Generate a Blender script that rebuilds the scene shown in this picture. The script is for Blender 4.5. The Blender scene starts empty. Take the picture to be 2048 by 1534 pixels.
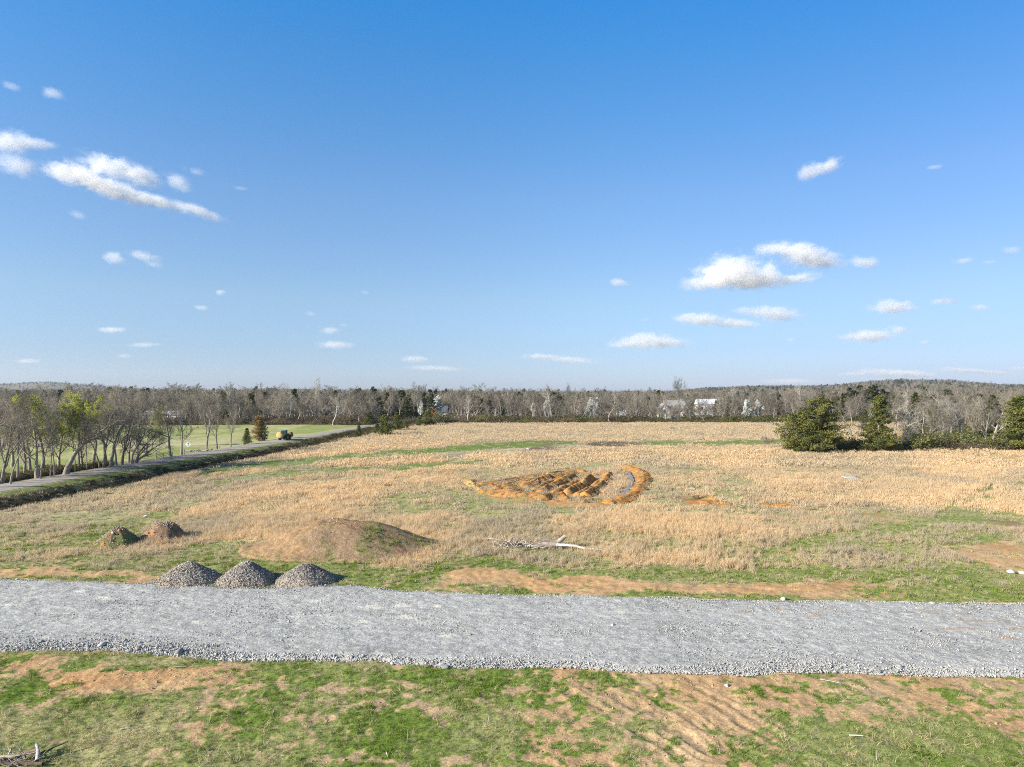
import bpy, math, random
import numpy as np
from mathutils import Vector, Matrix

R = math.radians
random.seed(7)
rng = np.random.default_rng(7)
scene = bpy.context.scene
col = scene.collection

# ----------------------------------------------------------------- camera numbers
CAM_H = 14.0        # drone height in metres
FOC = 1366.0        # focal length in photo pixels (photo 2048 wide)
HZ = 782.0          # horizon row in the photo


def ground_at(u, v):
    """photo pixel on level ground -> world x, y"""
    d = CAM_H * FOC / (v - HZ)
    return (u - 1024.0) / FOC * d, d


def to_photo(x, y):
    yy = np.maximum(y, 6.0)
    return 1024.0 + FOC * x / yy, HZ + CAM_H * FOC / yy


# ----------------------------------------------------------------- noise
_P = rng.permutation(256)
_P = np.concatenate([_P, _P, _P])
_T = rng.random(256)


def vnoise(x, y, seed=0):
    x = np.asarray(x, float) + seed * 17.31
    y = np.asarray(y, float) + seed * 9.77
    xi = np.floor(x).astype(np.int64)
    yi = np.floor(y).astype(np.int64)
    fx = x - xi
    fy = y - yi
    fx = fx * fx * fx * (fx * (fx * 6 - 15) + 10)
    fy = fy * fy * fy * (fy * (fy * 6 - 15) + 10)

    def h(a, b):
        return _T[_P[_P[a & 255] + (b & 255)]]
    a = h(xi, yi)
    b = h(xi + 1, yi)
    c = h(xi, yi + 1)
    d = h(xi + 1, yi + 1)
    return (a * (1 - fx) + b * fx) * (1 - fy) + (c * (1 - fx) + d * fx) * fy


def fbm(x, y, scale, octv=4, seed=0, gain=0.5):
    s = 0.0
    a = 1.0
    t = 0.0
    f = 1.0 / scale
    for o in range(octv):
        s = s + a * vnoise(x * f, y * f, seed + o * 3)
        t += a
        a *= gain
        f *= 2.03
    return s / t


def sstep(a, b, x):
    t = np.clip((x - a) / (b - a), 0, 1)
    return t * t * (3 - 2 * t)


def mix(a, b, t):
    t = np.asarray(t)[..., None]
    return a * (1 - t) + b * t


# ----------------------------------------------------------------- tagging
def tag(o, label=None, cat=None, group=None, kind=None):
    if label:
        o['label'] = label
    if cat:
        o['category'] = cat
    if group:
        o['group'] = group
    if kind:
        o['kind'] = kind
    return o


def empty(name, loc=(0, 0, 0), rz=0.0, sc=(1, 1, 1)):
    o = bpy.data.objects.new(name, None)
    col.objects.link(o)
    o.location = loc
    o.rotation_euler = (0, 0, rz)
    o.scale = sc
    o.empty_display_size = 0.5
    return o


def link(name, me, parent=None):
    o = bpy.data.objects.new(name, me)
    col.objects.link(o)
    if parent is not None:
        o.parent = parent
    return o


def np_mesh(name, verts, faces, mats=(), smooth=False, midx=None):
    """faces: (N,3) or (N,4) array, or a list of such arrays"""
    me = bpy.data.meshes.new(name)
    verts = np.asarray(verts, np.float32).reshape(-1, 3)
    if isinstance(faces, np.ndarray):
        faces = [faces]
    faces = [np.asarray(f, np.int32) for f in faces if len(f)]
    loops = np.concatenate([f.ravel() for f in faces]) if faces else np.zeros(0, np.int32)
    tot = np.concatenate([np.full(len(f), f.shape[1], np.int32) for f in faces]) if faces else np.zeros(0, np.int32)
    me.vertices.add(len(verts))
    me.vertices.foreach_set('co', verts.ravel())
    if len(loops):
        me.loops.add(len(loops))
        me.loops.foreach_set('vertex_index', loops)
        me.polygons.add(len(tot))
        start = np.concatenate([[0], np.cumsum(tot)[:-1]]).astype(np.int32)
        me.polygons.foreach_set('loop_start', start)
        if smooth:
            me.polygons.foreach_set('use_smooth', np.ones(len(tot), bool))
        if midx is not None:
            me.polygons.foreach_set('material_index', np.asarray(midx, np.int32))
    for m in mats:
        me.materials.append(m)
    me.update(calc_edges=True)
    return me


def set_col(me, name, rgb):
    a = me.color_attributes.new(name, 'FLOAT_COLOR', 'POINT')
    c = np.ones((len(rgb), 4), np.float32)
    c[:, :3] = rgb
    a.data.foreach_set('color', c.ravel())


def set_float(me, name, val):
    a = me.attributes.new(name, 'FLOAT', 'POINT')
    a.data.foreach_set('value', np.asarray(val, np.float32))


def grid_faces(nr, nc):
    i = np.arange(nr - 1)[:, None] * nc + np.arange(nc - 1)[None, :]
    i = i.ravel()
    return np.stack([i, i + 1, i + nc + 1, i + nc], 1)


# ----------------------------------------------------------------- materials
def new_mat(name):
    m = bpy.data.materials.new(name)
    m.use_nodes = True
    nt = m.node_tree
    nt.nodes.clear()
    out = nt.nodes.new('ShaderNodeOutputMaterial')
    return m, nt, out


def N(nt, typ, **kw):
    n = nt.nodes.new(typ)
    for k, v in kw.items():
        if k == 'inp':
            for kk, vv in v.items():
                n.inputs[kk].default_value = vv
        else:
            setattr(n, k, v)
    return n


def mixcol(nt, fac, a, b, blend='MIX'):
    n = nt.nodes.new('ShaderNodeMix')
    n.data_type = 'RGBA'
    n.blend_type = blend
    for sock, val in ((n.inputs[0], fac), (n.inputs[6], a), (n.inputs[7], b)):
        if isinstance(val, bpy.types.NodeSocket):
            nt.links.new(val, sock)
        else:
            sock.default_value = val if not isinstance(val, tuple) or len(val) == 4 else val + (1,)
    return n.outputs[2]


def ramp(nt, fac, a, b):
    n = N(nt, 'ShaderNodeMapRange', inp={1: a, 2: b})
    nt.links.new(fac, n.inputs[0])
    return n.outputs[0]


def noise_fac(nt, scale, detail=4, rough=0.6, coord='Object'):
    tc = N(nt, 'ShaderNodeTexCoord')
    n = N(nt, 'ShaderNodeTexNoise', inp={'Scale': scale, 'Detail': detail, 'Roughness': rough})
    nt.links.new(tc.outputs[coord], n.inputs['Vector'])
    return n.outputs['Fac']


def mat_noise(name, c1, c2, scale=3.0, rough=0.9, bump=0.0, spec=0.2, metal=0.0, rand=0.0, bdist=0.05):
    m, nt, out = new_mat(name)
    p = N(nt, 'ShaderNodeBsdfPrincipled', inp={'Roughness': rough, 'Metallic': metal, 'Specular IOR Level': spec})
    f = noise_fac(nt, scale)
    f2 = ramp(nt, f, 0.32, 0.68)
    c = mixcol(nt, f2, c1, c2)
    if rand:
        oi = N(nt, 'ShaderNodeObjectInfo')
        hs = N(nt, 'ShaderNodeHueSaturation')
        v = ramp(nt, oi.outputs['Random'], 0, 1)
        mr = N(nt, 'ShaderNodeMapRange', inp={3: 1 - rand, 4: 1 + rand})
        nt.links.new(oi.outputs['Random'], mr.inputs[0])
        nt.links.new(mr.outputs[0], hs.inputs['Value'])
        nt.links.new(c, hs.inputs['Color'])
        c = hs.outputs['Color']
    nt.links.new(c, p.inputs['Base Color'])
    if bump:
        b = N(nt, 'ShaderNodeBump', inp={'Strength': bump, 'Distance': bdist})
        nt.links.new(f, b.inputs['Height'])
        nt.links.new(b.outputs['Normal'], p.inputs['Normal'])
    nt.links.new(p.outputs[0], out.inputs[0])
    return m


def mat_leaf(name, c1, c2, attr='tone', kind='GEOMETRY', trans=0.3, rand=0.15, c3=None):
    """foliage: tone attribute picks between two leaf colours, object random shifts value"""
    m, nt, out = new_mat(name)
    at = N(nt, 'ShaderNodeAttribute', attribute_name=attr)
    at.attribute_type = kind
    c = mixcol(nt, at.outputs['Fac'], c1, c2)
    oi = N(nt, 'ShaderNodeObjectInfo')
    if c3:
        c = mixcol(nt, ramp(nt, oi.outputs['Random'], 0.3, 1.3), c, c3)
    mr = N(nt, 'ShaderNodeMapRange', inp={3: 1 - rand, 4: 1 + rand})
    nt.links.new(oi.outputs['Random'], mr.inputs[0])
    hs = N(nt, 'ShaderNodeHueSaturation')
    nt.links.new(mr.outputs[0], hs.inputs['Value'])
    nt.links.new(c, hs.inputs['Color'])
    d = N(nt, 'ShaderNodeBsdfDiffuse')
    t = N(nt, 'ShaderNodeBsdfTranslucent')
    nt.links.new(hs.outputs[0], d.inputs['Color'])
    nt.links.new(hs.outputs[0], t.inputs['Color'])
    ms = N(nt, 'ShaderNodeMixShader', inp={0: trans})
    nt.links.new(d.outputs[0], ms.inputs[1])
    nt.links.new(t.outputs[0], ms.inputs[2])
    nt.links.new(ms.outputs[0], out.inputs[0])
    return m


def mat_vcol(name, attr='Col', nscale=14.0, amp=0.5, bump=0.4, bdist=0.05, rough=1.0, nscale2=2.0):
    """surface whose own colour is stored per vertex; small grain comes from noise"""
    m, nt, out = new_mat(name)
    at = N(nt, 'ShaderNodeAttribute', attribute_name=attr)
    f = noise_fac(nt, nscale, 6, 0.7)
    g = N(nt, 'ShaderNodeMapRange', inp={1: 0.3, 2: 0.7, 3: 1 - amp, 4: 1 + amp})
    nt.links.new(f, g.inputs[0])
    f2 = noise_fac(nt, nscale2, 4, 0.6)
    g2 = N(nt, 'ShaderNodeMapRange', inp={1: 0.3, 2: 0.7, 3: 0.86, 4: 1.14})
    nt.links.new(f2, g2.inputs[0])
    mu = N(nt, 'ShaderNodeMath', operation='MULTIPLY')
    nt.links.new(g.outputs[0], mu.inputs[0])
    nt.links.new(g2.outputs[0], mu.inputs[1])
    hs = N(nt, 'ShaderNodeHueSaturation')
    nt.links.new(mu.outputs[0], hs.inputs['Value'])
    nt.links.new(at.outputs['Color'], hs.inputs['Color'])
    p = N(nt, 'ShaderNodeBsdfPrincipled', inp={'Roughness': rough, 'Specular IOR Level': 0.1})
    nt.links.new(hs.outputs[0], p.inputs['Base Color'])
    if bump:
        b = N(nt, 'ShaderNodeBump', inp={'Strength': bump, 'Distance': bdist})
        nt.links.new(f, b.inputs['Height'])
        nt.links.new(b.outputs['Normal'], p.inputs['Normal'])
    nt.links.new(p.outputs[0], out.inputs[0])
    return m


M = {}
M['ground'] = mat_vcol('ground_soil_and_grass', nscale=9.0, amp=0.5, bump=0.5, bdist=0.06)
M['gravel'] = mat_vcol('crushed_stone', nscale=6.5, amp=0.48, bump=0.9, bdist=0.07, nscale2=1.2)
M['earth'] = mat_vcol('heaped_earth', nscale=5.0, amp=0.45, bump=0.8, bdist=0.12)
M['asphalt'] = mat_noise('worn_asphalt', (0.29, 0.255, 0.215, 1), (0.38, 0.34, 0.285, 1), 1.4, 0.95, 0.2)
M['stone'] = mat_noise('grey_stone', (0.20, 0.205, 0.21, 1), (0.33, 0.33, 0.33, 1), 6.0, 0.9, 0.3, rand=0.3)
M['pale_stone'] = mat_noise('pale_stone', (0.40, 0.385, 0.36, 1), (0.58, 0.56, 0.53, 1), 4.0, 0.9, 0.3)
M['bark'] = mat_noise('grey_bark', (0.165, 0.14, 0.115, 1), (0.36, 0.315, 0.265, 1), 2.2, 0.95, 0.5, rand=0.3)
M['pale_bark'] = mat_noise('pale_bark', (0.36, 0.33, 0.29, 1), (0.62, 0.59, 0.54, 1), 1.2, 0.95, 0.3, rand=0.15)
M['dead_wood'] = mat_noise('weathered_wood', (0.22, 0.18, 0.14, 1), (0.50, 0.435, 0.365, 1), 2.0, 0.95, 0.4)
M['dark_wood'] = mat_noise('dark_dead_wood', (0.07, 0.055, 0.045, 1), (0.17, 0.13, 0.10, 1), 3.0, 0.95, 0.4)
M['twig'] = mat_leaf('fine_twigs', (0.118, 0.104, 0.080, 1), (0.305, 0.277, 0.22, 1), trans=0.0, rand=0.42, c3=(0.225, 0.19, 0.14, 1))
M['pale_twig'] = mat_leaf('pale_twigs', (0.25, 0.23, 0.19, 1), (0.48, 0.45, 0.385, 1), trans=0.0, rand=0.2)
M['bud'] = mat_leaf('spring_leaf_buds', (0.31, 0.355, 0.055, 1), (0.58, 0.58, 0.12, 1), trans=0.5)
M['blossom'] = mat_leaf('white_blossom', (0.62, 0.62, 0.56, 1), (0.85, 0.85, 0.80, 1), trans=0.4, rand=0.05)
M['cedar'] = mat_leaf('cedar_foliage', (0.060, 0.078, 0.024, 1), (0.22, 0.215, 0.060, 1), trans=0.2, rand=0.2)
M['wood_cedar'] = mat_leaf('dark_wood_evergreen', (0.035, 0.048, 0.020, 1), (0.115, 0.118, 0.042, 1), trans=0.2, rand=0.25)
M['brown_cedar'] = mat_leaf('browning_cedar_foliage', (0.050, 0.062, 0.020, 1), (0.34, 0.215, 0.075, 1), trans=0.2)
M['pine'] = mat_leaf('yellowish_evergreen', (0.06, 0.075, 0.022, 1), (0.16, 0.165, 0.045, 1), trans=0.25)
M['shrub'] = mat_leaf('olive_shrub_leaves', (0.10, 0.11, 0.038, 1), (0.26, 0.245, 0.09, 1), trans=0.25, rand=0.25)
M['red_shrub'] = mat_leaf('rusty_red_leaves', (0.30, 0.07, 0.035, 1), (0.48, 0.14, 0.06, 1), trans=0.3)
M['straw'] = mat_leaf('dry_straw', (0.54, 0.45, 0.31, 1), (0.78, 0.59, 0.355, 1), attr='tint', kind='INSTANCER', trans=0.48, rand=0.06)
M['grass'] = mat_leaf('short_grass', (0.148, 0.235, 0.026, 1), (0.42, 0.39, 0.165, 1), attr='tint', kind='INSTANCER', trans=0.25, rand=0.3)
M['weed'] = mat_leaf('dead_weeds', (0.09, 0.07, 0.044, 1), (0.25, 0.20, 0.12, 1), attr='tint', kind='INSTANCER', trans=0.2, rand=0.25)
M['weedgreen'] = mat_leaf('evergreen_undergrowth', (0.055, 0.068, 0.024, 1), (0.20, 0.19, 0.068, 1), attr='tint', kind='INSTANCER', trans=0.2, rand=0.25)
M['gravelbit'] = mat_leaf('loose_gravel_stone', (0.26, 0.253, 0.235, 1), (0.54, 0.525, 0.485, 1), attr='tint', kind='INSTANCER', trans=0.0, rand=0.2)
M['clod'] = mat_leaf('soil_clod', (0.27, 0.175, 0.10, 1), (0.50, 0.365, 0.225, 1), attr='tint', kind='INSTANCER', trans=0.0, rand=0.2)
M['water'] = mat_noise('ditch_water', (0.20, 0.185, 0.16, 1), (0.30, 0.28, 0.24, 1), 1.0, 0.35, 0.0, spec=0.6)
M['white_paint'] = mat_noise('white_painted_boards', (0.74, 0.74, 0.73, 1), (0.82, 0.82, 0.80, 1), 2.0, 0.7)
M['grey_roof'] = mat_noise('grey_shingle_roof', (0.22, 0.21, 0.20, 1), (0.33, 0.32, 0.30, 1), 3.0, 0.9)
M['metal_roof'] = mat_noise('pale_metal_roof', (0.50, 0.50, 0.52, 1), (0.66, 0.66, 0.68, 1), 0.8, 0.5, spec=0.4)
M['dark_roof'] = mat_noise('slate_blue_roof', (0.06, 0.075, 0.10, 1), (0.11, 0.13, 0.16, 1), 3.0, 0.8)
M['glass'] = mat_noise('dark_window_glass', (0.02, 0.025, 0.03, 1), (0.05, 0.055, 0.06, 1), 2.0, 0.1, spec=0.6)
M['green_paint'] = mat_noise('dark_green_tractor_paint', (0.010, 0.085, 0.055, 1), (0.018, 0.12, 0.075, 1), 4.0, 0.4, spec=0.5)
M['rubber'] = mat_noise('black_rubber', (0.012, 0.012, 0.012, 1), (0.03, 0.03, 0.028, 1), 8.0, 0.9)
M['yellow_paint'] = mat_noise('yellow_rim_paint', (0.20, 0.15, 0.02, 1), (0.28, 0.21, 0.03, 1), 4.0, 0.5)
M['steel'] = mat_noise('dull_steel', (0.20, 0.20, 0.20, 1), (0.34, 0.34, 0.34, 1), 5.0, 0.6, metal=0.3)
M['hay'] = mat_noise('round_hay_bale', (0.42, 0.29, 0.11, 1), (0.66, 0.48, 0.22, 1), 9.0, 1.0, 0.8)
M['olive_hay'] = mat_noise('shaded_hay_bale', (0.16, 0.14, 0.06, 1), (0.27, 0.23, 0.10, 1), 9.0, 1.0, 0.8)  # darker copy of the hay: the front bale's shade is put into its colour
M['sign_white'] = mat_noise('white_sign_face', (0.75, 0.75, 0.74, 1), (0.82, 0.82, 0.81, 1), 3.0, 0.5)
M['sign_black'] = mat_noise('black_sign_ink', (0.02, 0.02, 0.02, 1), (0.04, 0.04, 0.04, 1), 3.0, 0.6)
M['tank_side'] = mat_noise('weathered_tank_wall', (0.26, 0.22, 0.19, 1), (0.36, 0.31, 0.27, 1), 0.8, 0.8)


# ----------------------------------------------------------------- mesh builder for made things
class MB:
    def __init__(s):
        s.v = []
        s.f = []

    def add(s, vs, fs):
        b = len(s.v)
        s.v += [tuple(map(float, p)) for p in vs]
        s.f += [tuple(b + i for i in f) for f in fs]
        return s

    def box(s, c, d, bev=0.0, rz=0.0, top=1.0):
        """centre, full size, chamfer on the vertical edges, taper of the top"""
        hx, hy, hz = d[0] / 2, d[1] / 2, d[2] / 2
        b = min(bev, hx * .9, hy * .9)
        ring = [(-hx + b, -hy), (hx - b, -hy), (hx, -hy + b), (hx, hy - b), (hx - b, hy), (-hx + b, hy), (-hx, hy - b), (-hx, -hy + b)] if b else [(-hx, -hy), (hx, -hy), (hx, hy), (-hx, hy)]
        n = len(ring)
        ca, sa = math.cos(rz), math.sin(rz)
        vs = []
        for z, k in ((-hz, 1.0), (hz, top)):
            for x, y in ring:
                x, y = x * k, y * k
                vs.append((c[0] + x * ca - y * sa, c[1] + x * sa + y * ca, c[2] + z))
        fs = [tuple(range(n))[::-1], tuple(range(n, 2 * n))]
        for i in range(n):
            j = (i + 1) % n
            fs.append((i, j, n + j, n + i))
        return s.add(vs, fs)

    def tube(s, pts, rad, n=8, cap=True):
        pts = [np.array(p, float) for p in pts]
        if not hasattr(rad, '__len__'):
            rad = [rad] * len(pts)
        vs = []
        up = np.array((0.31, 0.17, 0.93))
        for i, p in enumerate(pts):
            d = pts[min(i + 1, len(pts) - 1)] - pts[max(i - 1, 0)]
            d = d / (np.linalg.norm(d) + 1e-9)
            a = np.cross(d, up)
            if np.linalg.norm(a) < 1e-3:
                a = np.cross(d, (1, 0, 0))
            a = a / np.linalg.norm(a)
            b = np.cross(d, a)
            for k in range(n):
                t = 2 * math.pi * k / n
                vs.append(p + rad[i] * (a * math.cos(t) + b * math.sin(t)))
        fs = []
        for i in range(len(pts) - 1):
            for k in range(n):
                q = (k + 1) % n
                fs.append((i * n + k, i * n + q, (i + 1) * n + q, (i + 1) * n + k))
        if cap:
            fs.append(tuple(range(n))[::-1])
            fs.append(tuple((len(pts) - 1) * n + k for k in range(n)))
        return s.add(vs, fs)

    def ring_profile(s, c, axis, prof, n=20):
        """lathe: prof is list of (along axis, radius)"""
        ax = np.array(axis, float)
        ax /= np.linalg.norm(ax)
        a = np.cross(ax, (0, 0, 1)) if abs(ax[2]) < .9 else np.cross(ax, (1, 0, 0))
        a /= np.linalg.norm(a)
        b = np.cross(ax, a)
        vs = []
        for t, r in prof:
            for k in range(n):
                w = 2 * math.pi * k / n
                vs.append(np.array(c) + ax * t + r * (a * math.cos(w) + b * math.sin(w)))
        fs = []
        for i in range(len(prof) - 1):
            for k in range(n):
                q = (k + 1) % n
                fs.append((i * n + k, i * n + q, (i + 1) * n + q, (i + 1) * n + k))
        fs.append(tuple(range(n))[::-1])
        fs.append(tuple((len(prof) - 1) * n + k for k in range(n)))
        return s.add(vs, fs)

    def build(s, name, mat, parent=None, smooth=False):
        me = bpy.data.meshes.new(name)
        me.from_pydata(s.v, [], s.f)
        me.materials.append(mat)
        if smooth:
            me.polygons.foreach_set('use_smooth', [True] * len(me.polygons))
        me.update()
        return link(name, me, parent)
# ----------------------------------------------------------------- terrain
LANE = np.array([(-78, -40), (-76, 10), (-74, 60), (-71.5, 95), (-69.8, 115), (-68, 133), (-66, 152), (-64, 170), (-62, 190),
                 (-60, 217), (-56.5, 250), (-54, 269), (-50, 303), (-46.6, 330), (-40, 385)], float)
# resample the lane finely
_t = np.concatenate([[0], np.cumsum(np.hypot(*np.diff(LANE, axis=0).T))])
_s = np.arange(0, _t[-1], 1.5)
LX = np.interp(_s, _t, LANE[:, 0])
LY = np.interp(_s, _t, LANE[:, 1])
for _ in range(30):
    LX[1:-1] = .25 * LX[:-2] + .5 * LX[1:-1] + .25 * LX[2:]


def wood_y(x, y):
    """distance at which the woods begin behind the pasture and the field"""
    u = 1024.0 + FOC * x / np.maximum(y, 6.0)
    return np.interp(u, [0, 820, 900, 2048], [280, 283, 296, 301]) + (fbm(x, x * 0 + 5, 9, 3, 88) - .5) * 7


def lane_off(x, y):
    """signed sideways distance from the lane centre, right side positive"""
    return x - np.interp(y, LY, LX)


def hill_z(x, y):
    yy = np.maximum(y, 10)
    u = 1024 + FOC * x / yy
    # right hill, crest about 2.4 km out
    e1 = np.interp(u, [1000, 1290, 1340, 1400, 1500, 1600, 1680, 1740, 1800, 1900, 1950, 2000, 2060, 2200, 2500],
                   [-8, -4, 0, 5, 9, 10, 13, 20, 22, 21.5, 17, 12, 10.5, 8, 0])
    z1 = (e1 / FOC * 2400 + 7 * np.clip(e1 / 6, 0, 1)) * sstep(1300, 2400, yy)
    # low far ridge on the left, crest about 4.2 km out
    e2 = np.interp(u, [-500, -200, 0, 60, 100, 160, 215, 260, 330, 420, 520, 620, 700, 800, 1000, 1200],
                   [4, 14, 18, 22, 23.5, 19, 15, 10, 7, 6, 8, 8, 3, 1, 0, 0])
    z2 = (e2 / FOC * 4200 + 5 * np.clip(e2 / 6, 0, 1)) * sstep(2700, 4200, yy)
    z = z1 + z2 + (fbm(x, y, 220, 3, 5) - .5) * 14 * sstep(1500, 2600, yy)
    return z


def height(x, y):
    x = np.asarray(x, float)
    y = np.asarray(y, float)
    z = (fbm(x, y, 38, 3, 1) - .5) * 0.9 * sstep(50, 80, y)
    z = z + (fbm(x, y, 6, 3, 2) - .5) * 0.22 * sstep(20, 60, y)
    z = z + (fbm(x, y, .28, 2, 6) - .5) * .06 * sstep(70, 45, y)
    z = z + (fbm(x, y, 0.9, 4, 3) - .5) * 0.15 * sstep(400, 200, y)
    o = lane_off(x, y)
    k = sstep(420, 380, y)
    prof = np.interp(o, [-30, -9, -5, -3.6, 3.6, 5.2, 8.0, 10, 13, 30], [0, -.1, .28, .45, .45, .15, -1.0, -1.0, -.25, 0])
    w = sstep(28, 10, np.abs(o)) * k
    z = z * (1 - w) + prof * k
    z = z + hill_z(x, y) + (fbm(x, y, 5, 3, 4) - .5) * .45 * sstep(4.2, 8, o) * sstep(16, 9, o) * k
    # level bed under the gravel road
    ed0, ed1 = road_edges(x)
    g = sstep(ed0 - .25, ed0 + .7, y) * sstep(ed1 + .25, ed1 - .7, y)
    z = z * (1 - g) - .10 * g
    # wheel ruts in the bare soil at the lower right
    for (a, b, c, d) in RUTS:
        s = ((x - a) * (c - a) + (y - b) * (d - b)) / ((c - a) ** 2 + (d - b) ** 2)
        dd = np.abs((x - a) * (d - b) - (y - b) * (c - a) + ((fbm(x, y, 3.0, 2, 97) - .5) * 1.1 + .4 * np.sin(s * 2.6)) * math.hypot(c - a, d - b)) / math.hypot(c - a, d - b)
        m = sstep(0, .1, s) * sstep(1, .9, s) * sstep(.42, .1, dd)
        m = m * sstep(.40, .60, fbm(x, y, 1.1, 3, 98))
        z = z - .04 * m * (0.4 + 1.2 * vnoise(x * 3, y * 3, 9)) + .03 * sstep(.6, .4, dd) * sstep(.3, .42, dd) * sstep(0, .1, s) * sstep(1, .9, s)
    return z


_far = [(-900, 1150), (-300, 1156), (0, 1160), (150, 1163), (300, 1169), (450, 1176), (545, 1176), (700, 1173), (860, 1185), (1000, 1190), (1200, 1193), (1400, 1198),
        (1560, 1201), (1700, 1204), (2048, 1209), (2400, 1213), (3000, 1218)]
_near = [(-900, 1290), (-300, 1298), (0, 1305), (150, 1301), (230, 1302), (300, 1307), (345, 1313), (480, 1323), (620, 1322), (760, 1323), (870, 1335), (1000, 1336),
         (1130, 1336), (1300, 1346), (1500, 1350), (1560, 1344), (1700, 1346), (1870, 1353), (2048, 1354), (2400, 1362), (3000, 1372)]
FARE = np.array([ground_at(u, v) for u, v in _far])
NEARE = np.array([ground_at(u, v) for u, v in _near])


def road_edges(x):
    """near and far edge (world y) of the gravel road at world x"""
    n = np.interp(x, NEARE[:, 0], NEARE[:, 1]) + (fbm(x, x * 0 + 3, 1.3, 4, 21) - .5) * .42
    f = np.interp(x, FARE[:, 0], FARE[:, 1]) + (fbm(x, x * 0 + 9, 1.6, 3, 22) - .5) * .9
    return n, f


def seg_px(u0, v0, u1, v1):
    return ground_at(u0, v0) + ground_at(u1, v1)


RUTS = [seg_px(1150, 1352, 1490, 1560), seg_px(1205, 1350, 1545, 1550), seg_px(1290, 1352, 1650, 1545),
        seg_px(1330, 1356, 1600, 1500), seg_px(1108, 1362, 1400, 1560),
        seg_px(1060, 1168, 1700, 1186), seg_px(1050, 1182, 1650, 1194), seg_px(980, 1160, 1500, 1172)]


# ----------------------------------------------------------------- what covers the ground
class Cover:
    """V plant cover, G greenness, C orange clay, T tall dry grass, B dead dark weeds, P pale litter"""
    def __init__(s, x, y):
        x = np.asarray(x, float)
        y = np.asarray(y, float)
        s.x, s.y = x, y
        wx = x + (fbm(x, y, 5, 3, 31) - .5) * 4.0 + (fbm(x, y, .8, 2, 32) - .5) * .7
        wy = y + ((fbm(x, y, 6, 3, 33) - .5) * 5.0 + (fbm(x, y, .9, 2, 34) - .5) * .9) * np.clip(y / 60, .5, 2)
        s.u, s.v = to_photo(wx, wy)
        n = x.shape
        s.V = np.full(n, .9)
        s.G = np.full(n, .3)
        s.C = np.zeros(n)
        s.T = np.zeros(n)
        s.B = np.zeros(n)
        s.P = np.zeros(n)

    def put(s, w, **kw):
        for k, val in kw.items():
            a = getattr(s, k)
            a += (val - a) * w

    def ell(s, u, v, ru, rv, ang=0.0, k=1.0, **kw):
        c, d = math.cos(R(ang)), math.sin(R(ang))
        du, dv = s.u - u, s.v - v
        a = (du * c + dv * d) / ru
        b = (-du * d + dv * c) / rv
        s.put(k * sstep(1.25, .7, np.sqrt(a * a + b * b)), **kw)

    def stroke(s, pts, hw, k=1.0, **kw):
        """band along a polyline of photo points with vertical half width"""
        p = np.array(pts, float)
        vc = np.interp(s.u, p[:, 0], p[:, 1])
        ends = sstep(p[0, 0] - 12, p[0, 0] + 12, s.u) * sstep(p[-1, 0] + 12, p[-1, 0] - 12, s.u)
        s.put(k * ends * sstep(1.3, .6, np.abs(s.v - vc) / hw), **kw)


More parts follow.
